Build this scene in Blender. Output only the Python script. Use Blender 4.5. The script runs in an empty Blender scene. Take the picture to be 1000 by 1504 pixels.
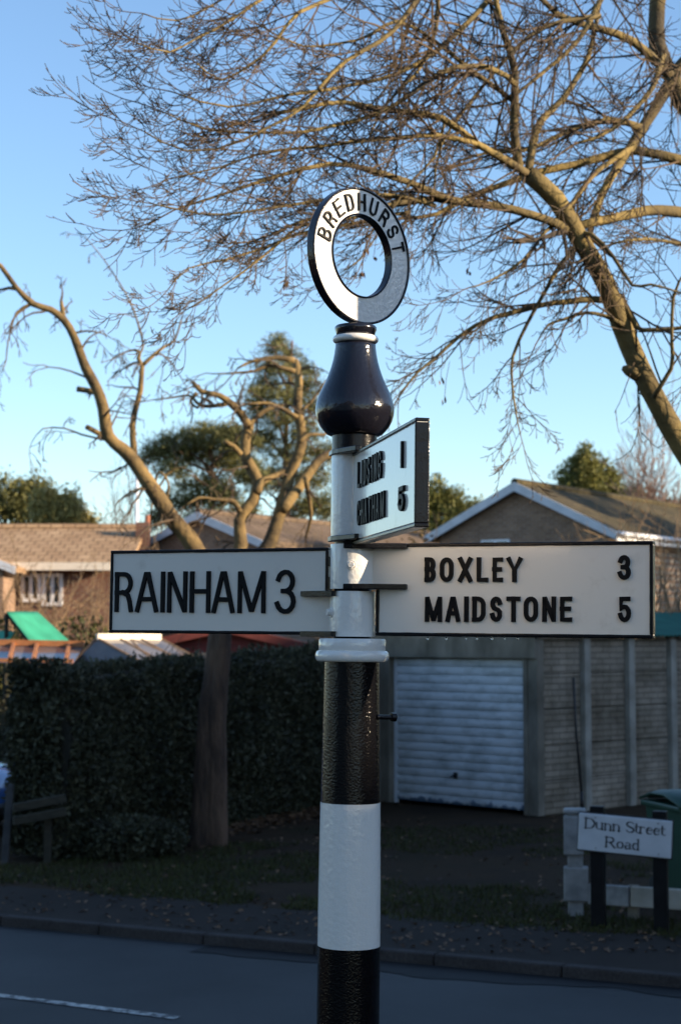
import bpy, math, random
from math import sin, cos, pi, radians, sqrt, atan2
from mathutils import Vector, Matrix, Euler, noise

# ------------------------------------------------------------------ camera, sky, sun, exposure
SC = bpy.context.scene
COL = SC.collection
F = 2500.0; CX, CY = 500.0, 752.0            # focal length and centre, in units of the 1000 x 1504 photograph
CAM_H = 2.15; PITCH = math.atan(188.0 / F)
cam_d = bpy.data.cameras.new('camera'); cam = bpy.data.objects.new('camera', cam_d); COL.objects.link(cam)
cam_d.sensor_fit = 'VERTICAL'; cam_d.sensor_height = 24.0; cam_d.lens = 24.0 * F / 1504.0
cam_d.clip_end = 3000; cam_d.clip_start = 0.05
cam.location = (0, 0, CAM_H); cam.rotation_euler = (pi / 2 + PITCH, 0, 0)
cam_d.dof.use_dof = True; cam_d.dof.focus_distance = 4.05; cam_d.dof.aperture_fstop = 4.6
SC.camera = cam

SUN_AZ = radians(75.0)       # from straight behind the camera round to the right
SUN_EL = radians(16.0)
SUN_DIR = Vector((sin(SUN_AZ) * cos(SUN_EL), -cos(SUN_AZ) * cos(SUN_EL), sin(SUN_EL)))
world = bpy.data.worlds.new('World'); SC.world = world; world.use_nodes = True
wn = world.node_tree.nodes; wl = world.node_tree.links
sky = wn.new('ShaderNodeTexSky'); sky.sky_type = 'NISHITA'; sky.sun_disc = False
sky.sun_elevation = SUN_EL; sky.sun_rotation = atan2(SUN_DIR.x, SUN_DIR.y)
sky.air_density = 1.0; sky.dust_density = 0.35; sky.ozone_density = 3.0; sky.altitude = 50
bg = wn['Background']; bg.inputs['Strength'].default_value = 0.13
wl.new(sky.outputs[0], bg.inputs['Color'])

sun_d = bpy.data.lights.new('sun', 'SUN'); sun = bpy.data.objects.new('sun', sun_d); COL.objects.link(sun)
sun_d.energy = 5.0; sun_d.angle = radians(0.5); sun_d.color = (1.0, 0.80, 0.56)
sun.rotation_euler = SUN_DIR.to_track_quat('Z', 'Y').to_euler(); sun.location = (20, -8, 20)

vs = SC.view_settings
vs.view_transform = 'Standard'; vs.look = 'None'; vs.exposure = 1.1; vs.gamma = 1.0
SC.cycles.max_bounces = 6; SC.cycles.transparent_max_bounces = 6

RNG = random.Random(11)

# ------------------------------------------------------------------ helpers
_cp, _sp = cos(PITCH), sin(PITCH)
def ray(px, py):
    a = (px - CX) / F; b = (CY - py) / F
    return Vector((a, _cp - b * _sp, _sp + b * _cp))
def at(px, py, depth):
    d = ray(px, py); d = d * (depth / d.y)
    return Vector((d.x, d.y, d.z + CAM_H))

class MB:
    def __init__(s): s.v = []; s.f = []
    def add(s, vs_, fs):
        o = len(s.v); s.v.extend(tuple(p) for p in vs_); s.f.extend(tuple(i + o for i in f) for f in fs); return s
    def box(s, c, size, M=None):
        x, y, z = size[0] / 2, size[1] / 2, size[2] / 2
        c = Vector(c)
        p = [Vector((i * x, j * y, k * z)) for i in (-1, 1) for j in (-1, 1) for k in (-1, 1)]
        p = [(M @ q if M else q) + c for q in p]
        return s.add(p, [(0, 1, 3, 2), (4, 6, 7, 5), (0, 4, 5, 1), (2, 3, 7, 6), (0, 2, 6, 4), (1, 5, 7, 3)])
    def hexa(s, p):   # 8 points: bottom ring 0-3, top ring 4-7
        return s.add(p, [(3, 2, 1, 0), (4, 5, 6, 7), (0, 1, 5, 4), (1, 2, 6, 5), (2, 3, 7, 6), (3, 0, 4, 7)])
    def extrude(s, poly, d):  # poly: list of 3d points, extruded along vector d
        n = len(poly); d = Vector(d)
        a = [Vector(p) for p in poly]; b = [p + d for p in a]
        return s.add(a + b, [tuple(range(n - 1, -1, -1)), tuple(range(n, 2 * n))] + [(i, (i + 1) % n, n + (i + 1) % n, n + i) for i in range(n)])
    def lathe(s, prof, n=40, cap=True):
        m = len(prof); vv = []
        for r, z in prof:
            for k in range(n):
                a = 2 * pi * k / n; vv.append((r * cos(a), r * sin(a), z))
        ff = [(j * n + k, j * n + (k + 1) % n, (j + 1) * n + (k + 1) % n, (j + 1) * n + k) for j in range(m - 1) for k in range(n)]
        if cap: ff += [tuple(range(n - 1, -1, -1)), tuple((m - 1) * n + k for k in range(n))]
        return s.add(vv, ff)
    def tube(s, pts, rad, sides=5, cap=True):
        n = len(pts)
        if n < 2: return s
        pts = [Vector(p) for p in pts]
        t = (pts[1] - pts[0])
        if t.length < 1e-7: return s
        t.normalize()
        u = t.orthogonal().normalized(); vv = []
        for i, p in enumerate(pts):
            if 0 < i < n - 1: tt = pts[i + 1] - pts[i - 1]
            elif i == 0: tt = pts[1] - pts[0]
            else: tt = pts[-1] - pts[-2]
            if tt.length > 1e-9: t = tt.normalized()
            u = u - t * u.dot(t)
            u = u.normalized() if u.length > 1e-6 else t.orthogonal().normalized()
            w = t.cross(u); r = rad[i] if not isinstance(rad, (int, float)) else rad
            for k in range(sides):
                a = 2 * pi * k / sides
                vv.append(p + (u * cos(a) + w * sin(a)) * r)
        ff = [(j * sides + k, j * sides + (k + 1) % sides, (j + 1) * sides + (k + 1) % sides, (j + 1) * sides + k) for j in range(n - 1) for k in range(sides)]
        if cap: ff += [tuple(range(sides - 1, -1, -1)), tuple((n - 1) * sides + k for k in range(sides))]
        return s.add(vv, ff)
    def leaf(s, c, a, b):   # rhombus leaf with half axes a, b
        return s.add([c - a, c + b, c + a, c - b], [(0, 1, 2, 3)])
    def build(s, name, mat, parent=None, smooth=False, bevel=0.0, world_pts=False, seg=2, autosmooth=None):
        vv = s.v
        if world_pts and parent is not None:
            L = root_of(parent).location
            vv = [(p[0] - L.x, p[1] - L.y, p[2] - L.z) for p in vv]
        me = bpy.data.meshes.new(name); me.from_pydata(vv, [], s.f); me.update()
        o = bpy.data.objects.new(name, me); COL.objects.link(o)
        if mat is not None: me.materials.append(mat)
        if parent is not None: o.parent = parent
        if smooth or autosmooth:
            me.polygons.foreach_set('use_smooth', [True] * len(me.polygons))
            if autosmooth: me.set_sharp_from_angle(angle=radians(autosmooth))
        if bevel:
            b = o.modifiers.new('bevel', 'BEVEL'); b.width = bevel; b.segments = seg; b.limit_method = 'ANGLE'; b.angle_limit = radians(35)
        return o

def root_of(o):
    while o.parent: o = o.parent
    return o
def tag(o, label, cat, group=None, kind=None):
    o['label'] = label; o['category'] = cat
    if group: o['group'] = group
    if kind: o['kind'] = kind
    return o
def thing(name, label, cat, loc=(0, 0, 0), rot=(0, 0, 0), group=None):
    o = bpy.data.objects.new(name, None); COL.objects.link(o); o.empty_display_size = .2
    o.location = loc; o.rotation_euler = rot
    return tag(o, label, cat, group)
def structure(o): o['kind'] = 'structure'; return o

# ------------------------------------------------------------------ materials
def new_mat(name):
    m = bpy.data.materials.new(name); m.use_nodes = True
    nt = m.node_tree
    return m, nt, nt.nodes['Principled BSDF']
def N(nt, t, **kw):
    n = nt.nodes.new(t)
    for k, v in kw.items():
        if k in n.inputs.keys(): n.inputs[k].default_value = v
        else: setattr(n, k, v)
    return n
def ramp(nt, fac, stops):
    r = nt.nodes.new('ShaderNodeValToRGB')
    while len(r.color_ramp.elements) < len(stops): r.color_ramp.elements.new(.5)
    for e, (p, c) in zip(r.color_ramp.elements, stops): e.position = p; e.color = (c[0], c[1], c[2], 1)
    nt.links.new(fac, r.inputs['Fac']); return r
def coords(nt, scale=(1, 1, 1), src='Object'):
    tc = nt.nodes.new('ShaderNodeTexCoord'); mp = nt.nodes.new('ShaderNodeMapping')
    mp.inputs['Scale'].default_value = scale
    nt.links.new(tc.outputs[src], mp.inputs['Vector']); return mp.outputs['Vector']
def simple(name, c1, c2=None, rough=.5, nscale=8, bump=0, bscale=60, bdist=.002, coat=0, metallic=0, spec=.5, stretch=(1, 1, 1), detail=6, lo=.35, hi=.65):
    m, nt, b = new_mat(name)
    b.inputs['Roughness'].default_value = rough; b.inputs['Metallic'].default_value = metallic
    b.inputs['Specular IOR Level'].default_value = spec
    if coat: b.inputs['Coat Weight'].default_value = coat; b.inputs['Coat Roughness'].default_value = .06
    v = coords(nt, stretch)
    if c2 is None: b.inputs['Base Color'].default_value = (*c1, 1)
    else:
        n = N(nt, 'ShaderNodeTexNoise', Scale=nscale, Detail=detail, Roughness=.6); nt.links.new(v, n.inputs['Vector'])
        r = ramp(nt, n.outputs['Fac'], [(lo, c1), (hi, c2)]); nt.links.new(r.outputs[0], b.inputs['Base Color'])
    if bump:
        n2 = N(nt, 'ShaderNodeTexNoise', Scale=bscale, Detail=4.0, Roughness=.55); nt.links.new(v, n2.inputs['Vector'])
        bp = N(nt, 'ShaderNodeBump', Strength=bump, Distance=bdist); nt.links.new(n2.outputs['Fac'], bp.inputs['Height'])
        nt.links.new(bp.outputs[0], b.inputs['Normal'])
    return m
def leafy(name, dark, light, rough=.6, nscale=1.2, trans=0.25, island=.5):
    """foliage: colour varies from leaf to leaf and in broad patches of kind"""
    m, nt, b = new_mat(name)
    b.inputs['Roughness'].default_value = rough; b.inputs['Specular IOR Level'].default_value = .25
    g = nt.nodes.new('ShaderNodeNewGeometry')
    n = N(nt, 'ShaderNodeTexNoise', Scale=nscale, Detail=3.0); nt.links.new(coords(nt), n.inputs['Vector'])
    mx = N(nt, 'ShaderNodeMath', operation='MULTIPLY_ADD'); mx.inputs[1].default_value = island; 
    nt.links.new(g.outputs['Random Per Island'], mx.inputs[0])
    m2 = N(nt, 'ShaderNodeMath', operation='MULTIPLY'); m2.inputs[1].default_value = 1 - island
    nt.links.new(n.outputs['Fac'], m2.inputs[0]); nt.links.new(m2.outputs[0], mx.inputs[2])
    r = ramp(nt, mx.outputs[0], [(.2, dark), (.75, light)]); nt.links.new(r.outputs[0], b.inputs['Base Color'])
    if trans:
        tr = nt.nodes.new('ShaderNodeBsdfTranslucent'); nt.links.new(r.outputs[0], tr.inputs['Color'])
        ms = N(nt, 'ShaderNodeMixShader', Fac=trans)
        nt.links.new(b.outputs[0], ms.inputs[1]); nt.links.new(tr.outputs[0], ms.inputs[2])
        nt.links.new(ms.outputs[0], nt.nodes['Material Output'].inputs['Surface'])
    return m
def brick(name, c1, c2, mortar, bw=.225, bh=.075, msize=.008, xk=(1, 1), rough=.9, bump=.4, axis='x', stain=None, mort_smooth=.1, zk=1.0, var=1.0):
    """brick / tile courses laid along local x (or y) and z"""
    m, nt, b = new_mat(name); b.inputs['Roughness'].default_value = rough; b.inputs['Specular IOR Level'].default_value = .25
    tc = nt.nodes.new('ShaderNodeTexCoord'); sp = nt.nodes.new('ShaderNodeSeparateXYZ'); cb = nt.nodes.new('ShaderNodeCombineXYZ')
    nt.links.new(tc.outputs['Object'], sp.inputs[0])
    ad = N(nt, 'ShaderNodeMath', operation='ADD')
    nt.links.new(sp.outputs['X'], ad.inputs[0]); nt.links.new(sp.outputs['Y'], ad.inputs[1])
    src = {'x': sp.outputs['X'], 'y': sp.outputs['Y'], 'xy': ad.outputs[0]}[axis]
    mz = N(nt, 'ShaderNodeMath', operation='MULTIPLY'); mz.inputs[1].default_value = zk
    nt.links.new(sp.outputs['Z'], mz.inputs[0])
    nt.links.new(src, cb.inputs['X']); nt.links.new(mz.outputs[0], cb.inputs['Y'])
    bt = nt.nodes.new('ShaderNodeTexBrick')
    bt.inputs['Color1'].default_value = (*c1, 1); bt.inputs['Color2'].default_value = (*c2, 1); bt.inputs['Mortar'].default_value = (*mortar, 1)
    bt.inputs['Scale'].default_value = 1.0; bt.inputs['Brick Width'].default_value = bw; bt.inputs['Row Height'].default_value = bh
    bt.inputs['Mortar Size'].default_value = msize; bt.inputs['Mortar Smooth'].default_value = mort_smooth; bt.inputs['Bias'].default_value = 0
    nt.links.new(cb.outputs[0], bt.inputs['Vector'])
    n = N(nt, 'ShaderNodeTexNoise', Scale=1.3, Detail=6.0, Roughness=.65); nt.links.new(tc.outputs['Object'], n.inputs['Vector'])
    r = ramp(nt, n.outputs['Fac'], [(.3, stain or (.6, .6, .6)), (.7, (1, 1, 1))])
    mx = N(nt, 'ShaderNodeMix', data_type='RGBA', blend_type='MULTIPLY'); mx.inputs[0].default_value = var
    nt.links.new(bt.outputs['Color'], mx.inputs[6]); nt.links.new(r.outputs[0], mx.inputs[7])
    nt.links.new(mx.outputs[2], b.inputs['Base Color'])
    bp = N(nt, 'ShaderNodeBump', Strength=bump, Distance=.006); bp.invert = True
    nt.links.new(bt.outputs['Fac'], bp.inputs['Height']); nt.links.new(bp.outputs[0], b.inputs['Normal'])
    return m

def paint(name, col, dirt, bump=.12, rough=.16, bscale=90, dirt_at=.62, coat=.4, spec=.5):
    """thick brushed gloss paint on cast iron"""
    m, nt, b = new_mat(name)
    b.inputs['Roughness'].default_value = rough; b.inputs['Specular IOR Level'].default_value = spec; b.inputs['Coat Weight'].default_value = coat; b.inputs['Coat Roughness'].default_value = .05
    v = coords(nt)
    n = N(nt, 'ShaderNodeTexNoise', Scale=14.0, Detail=8.0, Roughness=.65); nt.links.new(v, n.inputs['Vector'])
    r = ramp(nt, n.outputs['Fac'], [(dirt_at, col), (dirt_at + .2, dirt)]); nt.links.new(r.outputs[0], b.inputs['Base Color'])
    n1 = N(nt, 'ShaderNodeTexNoise', Scale=bscale, Detail=3.0); nt.links.new(v, n1.inputs['Vector'])
    n2 = N(nt, 'ShaderNodeTexNoise', Scale=11.0, Detail=3.0); nt.links.new(coords(nt, (1.6, 1.6, .5)), n2.inputs['Vector'])
    a = N(nt, 'ShaderNodeMath', operation='MULTIPLY_ADD'); a.inputs[1].default_value = 2.2
    nt.links.new(n2.outputs['Fac'], a.inputs[0]); nt.links.new(n1.outputs['Fac'], a.inputs[2])
    bp = N(nt, 'ShaderNodeBump', Strength=bump, Distance=.004); nt.links.new(a.outputs[0], bp.inputs['Height'])
    nt.links.new(bp.outputs[0], b.inputs['Normal']); nt.links.new(bp.outputs[0], b.inputs['Coat Normal'])
    return m

M = {}
M['white'] = paint('white_gloss_paint', (.74, .72, .68), (.60, .57, .51), bump=.32)
M['cream'] = paint('cream_gloss_paint', (.74, .69, .62), (.62, .57, .50), bump=.05, dirt_at=.58)
M['black'] = paint('black_gloss_paint', (.006, .006, .008), (.012, .012, .014), bump=.16, rough=.2, bscale=230, coat=0, spec=.24)
M['black_cast'] = paint('black_pitted_paint', (.004, .004, .005), (.008, .008, .009), bump=.30, rough=.10, bscale=190, coat=0, spec=.26)
M['black_smooth'] = paint('black_finial_paint', (.009, .009, .014), (.013, .013, .018), bump=.22, rough=.14, bscale=130, coat=.1, spec=.42)
M['black_letter'] = simple('black_lettering_paint', (.006, .006, .007), None, rough=.5, bump=.12, bscale=150, spec=.12)
M['asphalt'] = None
def ground_mat(name, stops, nscale, bscale, bump, rough=.95, spec=.2, dist=.02, patch=None):
    m, nt, b = new_mat(name); b.inputs['Roughness'].default_value = rough; b.inputs['Specular IOR Level'].default_value = spec
    v = coords(nt)
    n = N(nt, 'ShaderNodeTexNoise', Scale=nscale, Detail=8.0, Roughness=.62); nt.links.new(v, n.inputs['Vector'])
    r = ramp(nt, n.outputs['Fac'], stops)
    n2 = N(nt, 'ShaderNodeTexNoise', Scale=bscale, Detail=6.0, Roughness=.7); nt.links.new(v, n2.inputs['Vector'])
    r2 = ramp(nt, n2.outputs['Fac'], [(.3, (.55, .55, .55)), (.7, (1.35, 1.35, 1.35))])
    mx = N(nt, 'ShaderNodeMix', data_type='RGBA', blend_type='MULTIPLY'); mx.inputs[0].default_value = 1
    nt.links.new(r.outputs[0], mx.inputs[6]); nt.links.new(r2.outputs[0], mx.inputs[7])
    nt.links.new(mx.outputs[2], b.inputs['Base Color'])
    bp = N(nt, 'ShaderNodeBump', Strength=bump, Distance=dist); nt.links.new(n2.outputs['Fac'], bp.inputs['Height'])
    nt.links.new(bp.outputs[0], b.inputs['Normal'])
    return m
M['road'] = ground_mat('worn_asphalt', [(.32, (.011, .012, .014)), (.68, (.031, .032, .035))], .7, 110, .7, rough=.62, spec=.35, dist=.008)
M['pavement'] = ground_mat('pavement_asphalt', [(.3, (.017, .012, .009)), (.7, (.028, .020, .016))], 1.5, 70, .6, rough=.9, dist=.01)
M['gutter'] = ground_mat('damp_shadowed_asphalt', [(.3, (.006, .006, .007)), (.7, (.010, .010, .011))], 2.5, 60, .4, rough=.7, dist=.006)  # damp gutter, with the kerb's shadow mixed into its dark colour
M['soil'] = ground_mat('leafy_soil', [(.3, (.014, .008, .004)), (.5, (.038, .021, .009)), (.62, (.026, .017, .006)), (.75, (.022, .021, .006))], .8, 25, 1.0, dist=.03)
M['kerb'] = ground_mat('kerb_concrete', [(.3, (.030, .025, .024)), (.7, (.055, .047, .045))], 3, 50, .4, dist=.008)
M['line'] = ground_mat('worn_road_paint', [(.42, (.10, .10, .10)), (.55, (.48, .48, .46))], 14, 60, .3, rough=.7, dist=.004)
M['bark_moss'] = simple('mossy_bark', (.045, .034, .018), (.235, .17, .055), rough=.9, nscale=2.2, bump=.8, bscale=22, bdist=.02)
M['twig'] = simple('twig_bark', (.028, .019, .011), (.100, .062, .028), rough=.85, nscale=2)
M['bark_pollard'] = simple('pollard_bark', (.05, .034, .016), (.25, .165, .06), rough=.9, nscale=3, bump=.9, bscale=16, bdist=.02)
M['trunk_bark'] = simple('shaded_furrowed_bark', (.030, .017, .011), (.115, .066, .040), rough=.95, nscale=3.5, bump=1.0, bscale=9, bdist=.05, stretch=(2.2, 2.2, .5))  # shaded copy of the pollard bark, darkened for the lower trunk
M['twig_pollard'] = simple('pollard_twig_bark', (.06, .04, .025), (.12, .08, .045), rough=.9)
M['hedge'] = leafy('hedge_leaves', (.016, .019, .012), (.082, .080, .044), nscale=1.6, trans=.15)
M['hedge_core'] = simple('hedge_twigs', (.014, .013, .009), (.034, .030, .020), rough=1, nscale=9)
M['laurel'] = leafy('yellow_green_leaves', (.03, .05, .01), (.15, .18, .02), nscale=2.2)
M['pine'] = leafy('pine_needles', (.028, .040, .015), (.20, .185, .06), nscale=.45, trans=.1, island=.35)
M['conifer'] = leafy('conifer_needles', (.04, .045, .017), (.42, .34, .11), nscale=.35, trans=.1, island=.3)
M['greenbush'] = leafy('green_bush_leaves', (.05, .06, .018), (.23, .22, .06), nscale=.7)
M['brownbush'] = leafy('brown_hedge_leaves', (.05, .036, .016), (.21, .14, .05), nscale=.9, trans=.2)
M['darkbush'] = leafy('shrub_leaves', (.014, .018, .007), (.075, .075, .022), nscale=.7, trans=.15)
M['pinebark'] = simple('pine_bark', (.10, .055, .035), (.22, .13, .08), rough=.95, nscale=3, bump=.6, bscale=10)
M['scrub'] = simple('scrub_twigs', (.16, .10, .06), (.30, .20, .10), rough=.9, nscale=1)
M['birch'] = simple('birch_twigs', (.26, .17, .13), (.40, .27, .20), rough=.9, nscale=1)
M['upvc'] = simple('white_board', (.74, .75, .78), (.62, .62, .64), rough=.45, nscale=2)
M['bargeboard'] = simple('weathered_white_board', (.60, .62, .66), (.48, .50, .53), rough=.5, nscale=3)
M['glass'] = simple('window_glass', (.03, .035, .04), None, rough=.04, spec=.8)
M['brick_tan'] = brick('tan_brick', (.36, .23, .15), (.25, .155, .105), (.36, .31, .26), stain=(.62, .58, .55))
M['brick_red'] = brick('red_brick', (.24, .11, .07), (.16, .075, .05), (.25, .2, .17), axis='xy')
M['tile_moss'] = brick('mossy_roof_tiles', (.105, .080, .040), (.070, .055, .030), (.03, .025, .018), bw=.33, bh=.30, msize=.02, axis='y', stain=(.5, .55, .4), zk=2.7, bump=.8)
M['tile_brown'] = brick('brown_roof_tiles', (.50, .34, .20), (.40, .26, .15), (.20, .13, .08), bw=.33, bh=.28, msize=.02, axis='x', stain=(.68, .64, .6), zk=2.6, bump=.8)
M['tile_grey'] = brick('grey_brown_tiles', (.21, .15, .105), (.15, .105, .075), (.07, .05, .04), bw=.33, bh=.28, msize=.02, axis='y', stain=(.6, .6, .5), zk=2.6, bump=.8)
M['terracotta'] = simple('terracotta', (.45, .17, .09), (.32, .12, .07), rough=.9)
M['concrete'] = simple('stained_concrete', (.10, .085, .062), (.25, .215, .17), rough=.95, nscale=2.2, bump=.5, bscale=35, bdist=.004, stretch=(1, 1, .45))
M['concrete_pale'] = simple('pale_concrete', (.22, .20, .165), (.36, .33, .28), rough=.95, nscale=3, bump=.4, bscale=40, bdist=.004)
M['panel'] = brick('block_pattern_panel', (.44, .36, .28), (.34, .28, .22), (.19, .16, .12), bw=.30, bh=.0765, msize=.007, axis='x', stain=(.27, .25, .20), bump=.8)
M['door_metal'] = None
M['shed_red'] = simple('red_shed_boards', (.17, .025, .022), (.26, .045, .036), rough=.7, nscale=3, stretch=(1, 1, 6))
M['shed_roof'] = simple('red_brown_felt', (.10, .020, .017), (.15, .032, .025), rough=.9, nscale=6, bump=.4, bscale=60)
M['canvas'] = simple('green_canvas', (.02, .22, .13), (.03, .30, .18), rough=.7, nscale=3)
M['wood_orange'] = simple('stained_timber', (.30, .11, .035), (.42, .17, .06), rough=.7, nscale=6)
M['wood_old'] = simple('weathered_timber', (.015, .013, .008), (.040, .035, .022), rough=.9, nscale=8, bump=.5, bscale=30, stretch=(1, 1, 6))
M['wood_grey'] = simple('grey_timber_post', (.03, .031, .034), (.055, .055, .058), rough=.9, nscale=9, bump=.4, bscale=40)
M['wood_tel'] = simple('creosoted_pole', (.07, .045, .03), (.14, .095, .06), rough=.9, nscale=5, stretch=(3, 3, .4), bump=.5, bscale=30)
M['plastic_glaze'] = simple('greenhouse_glazing', (.09, .09, .10), (.17, .155, .15), rough=.10, nscale=3, spec=.7)
M['frame_white'] = simple('cream_ridge_board', (.78, .68, .55), (.70, .60, .48), rough=.5)
M['frame_alu'] = simple('weathered_glazing_bar', (.20, .13, .08), None, rough=.7)
M['green_sheet'] = simple('green_corrugated_sheet', (.012, .085, .060), (.02, .12, .085), rough=.55, nscale=3)
M['black_post'] = simple('black_plastic_post', (.006, .006, .007), (.010, .010, .011), spec=.15, rough=.45, nscale=9, bump=.15, bscale=60)
M['sign_white'] = simple('white_sign_enamel', (.50, .51, .54), (.42, .43, .46), rough=.35, nscale=5)
M['fence_white'] = simple('grubby_white_concrete', (.16, .16, .16), (.30, .295, .285), rough=.9, nscale=7, bump=.4, bscale=40)
M['sign_ink'] = simple('sign_ink', (.012, .013, .017), None, rough=.5)
M['bin'] = simple('green_bin_plastic', (.006, .034, .021), (.010, .046, .029), rough=.45, nscale=6)
M['rubber'] = simple('tyre_rubber', (.012, .012, .012), None, rough=.8)
M['steel'] = simple('dull_steel', (.28, .28, .29), (.18, .17, .16), rough=.4, metallic=.8)
M['car_blue'] = simple('blue_car_paint', (.05, .17, .48), (.055, .18, .50), rough=.22, coat=1)
M['chrome'] = simple('headlight_lens', (.55, .58, .62), None, rough=.1, spec=.9)
M['leaflitter'] = leafy('dead_leaves', (.04, .022, .013), (.17, .095, .05), nscale=3, trans=.1, island=.8)
M['grass'] = leafy('grass_blades', (.014, .018, .004), (.058, .060, .014), nscale=1.5, trans=.2)
M['render_wall'] = simple('cream_render', (.62, .55, .45), (.70, .63, .53), rough=.9)
M['trim_black'] = simple('black_trim', (.015, .015, .017), None, rough=.5)

def water_mat():
    m, nt, b = new_mat('water'); b.inputs['Transmission Weight'].default_value = 1; b.inputs['Roughness'].default_value = 0; b.inputs['IOR'].default_value = 1.33
    return m
M['water'] = water_mat()
# garage door: ribbed white paint going grubby, peeled near the foot
def door_mat():
    m, nt, b = new_mat('grubby_white_door'); b.inputs['Roughness'].default_value = .5
    v = coords(nt)
    n = N(nt, 'ShaderNodeTexNoise', Scale=2.4, Detail=8.0, Roughness=.7); nt.links.new(coords(nt, (1, 1, 2.5)), n.inputs['Vector'])
    r = ramp(nt, n.outputs['Fac'], [(.32, (.34, .36, .36)), (.55, (.60, .62, .64))])
    sp = nt.nodes.new('ShaderNodeSeparateXYZ'); nt.links.new(v, sp.inputs[0])
    n3 = N(nt, 'ShaderNodeTexNoise', Scale=6.0, Detail=6.0, Roughness=.7); nt.links.new(v, n3.inputs['Vector'])
    ma = N(nt, 'ShaderNodeMath', operation='MULTIPLY_ADD'); ma.inputs[1].default_value = .34; ma.inputs[2].default_value = -.09
    nt.links.new(n3.outputs['Fac'], ma.inputs[0])
    lt = N(nt, 'ShaderNodeMath', operation='LESS_THAN'); nt.links.new(sp.outputs['Z'], lt.inputs[0]); nt.links.new(ma.outputs[0], lt.inputs[1])
    mx = N(nt, 'ShaderNodeMix', data_type='RGBA'); nt.links.new(lt.outputs[0], mx.inputs[0])
    nt.links.new(r.outputs[0], mx.inputs[6]); mx.inputs[7].default_value = (.12, .16, .22, 1)
    nt.links.new(mx.outputs[2], b.inputs['Base Color'])
    return m
M['door_metal'] = door_mat()

# ------------------------------------------------------------------ ground, pavement, kerb, road
K0 = Vector((-2.649, 13.443, 0)); RU = Vector((.8965, -.443, 0)).normalized(); RN = Vector((-RU.y, RU.x, 0))
def rp(u, n, z=0.0): return K0 + RU * u + RN * n + Vector((0, 0, z))
def strip(name, mat, n0, n1, z, u0=-90, u1=90, du=None, wob=0.0, seed=0):
    mb = MB()
    if not du:
        mb.add([rp(u0, n0, z), rp(u1, n0, z), rp(u1, n1, z), rp(u0, n1, z)], [(0, 1, 2, 3)])
    else:
        k = int((u1 - u0) / du); vv = []
        for i in range(k + 1):
            u = u0 + i * du
            w = wob * (noise.noise(Vector((u * .9, seed, 0))) + .5 * noise.noise(Vector((u * 3.1, seed + 5, 0))))
            vv += [rp(u, n0, z), rp(u, n1 + w, z)]
        mb.add(vv, [(2 * i, 2 * i + 2, 2 * i + 3, 2 * i + 1) for i in range(k)])
    return mb.build(name, mat)
g = MB()
g.add([rp(-900, .06, -.006), rp(900, .06, -.006), rp(900, 1500, -.006), rp(-900, 1500, -.006)], [(0, 1, 2, 3)])
g.add([rp(-900, -4.3, -.006), rp(900, -4.3, -.006), rp(900, -900, -.006), rp(-900, -900, -.006)], [(3, 2, 1, 0)])
structure(g.build('ground', M['soil']))
structure(strip('road', M['road'], -4.35, .02, -.07, -400, 400))
structure(strip('pavement', M['pavement'], .10, 1.42, .0, -60, 60, .12, .22, 3))
structure(strip('road_gutter', M['gutter'], .0, -.30, -.066, 1.9, 40, .1, .16, 8))
kb = MB()
for k in range(-30, 40):                      # kerb stones 0.91 m long with open joints
    u = k * .915
    kb.hexa([rp(u, -.0, -.2), rp(u + .907, -.0, -.2), rp(u + .907, .13, -.2), rp(u, .13, -.2),
             rp(u, .018, .006), rp(u + .907, .018, .006), rp(u + .907, .13, .006), rp(u, .13, .006)])
structure(kb.build('kerb', M['kerb'], bevel=.012))
kb = MB()
for k in range(-20, 20):
    u = k * .915
    kb.hexa([rp(u, -4.43, -.2), rp(u + .907, -4.43, -.2), rp(u + .907, -4.3, -.2), rp(u, -4.3, -.2),
             rp(u, -4.43, .006), rp(u + .907, -4.43, .006), rp(u + .907, -4.318, .006), rp(u, -4.318, .006)])
structure(kb.build('near_kerb', M['kerb'], bevel=.012))
mk = MB()
for u0 in (-13.0, -7.0, -1.05, 4.95, 10.95):
    mk.add([rp(u0, -2.04, -.065), rp(u0 + 4, -2.19, -.065), rp(u0 + 4, -2.11, -.065), rp(u0, -1.96, -.065)], [(0, 1, 2, 3)])
structure(mk.build('road_marking', M['line']))

# ------------------------------------------------------------------ the fingerpost
POST_Y = 4.1
post = thing('fingerpost', 'black and white banded iron fingerpost with three arms and a ring on top', 'signpost', (.003, POST_Y, 0), (0, radians(.67), 0))
PM = Matrix.Translation(post.location) @ post.rotation_euler.to_matrix().to_4x4(); PI_ = PM.inverted()
def loc_ray(px, py):
    o = PI_ @ Vector((0, 0, CAM_H)); d = (PI_.to_3x3() @ ray(px, py)); return o, d
def zl(py):      # height on the post axis for a pixel row
    o, d = loc_ray(518, py); return (o + d * (-o.y / d.y)).z
K = POST_Y / F   # metres per pixel at the post

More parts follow.
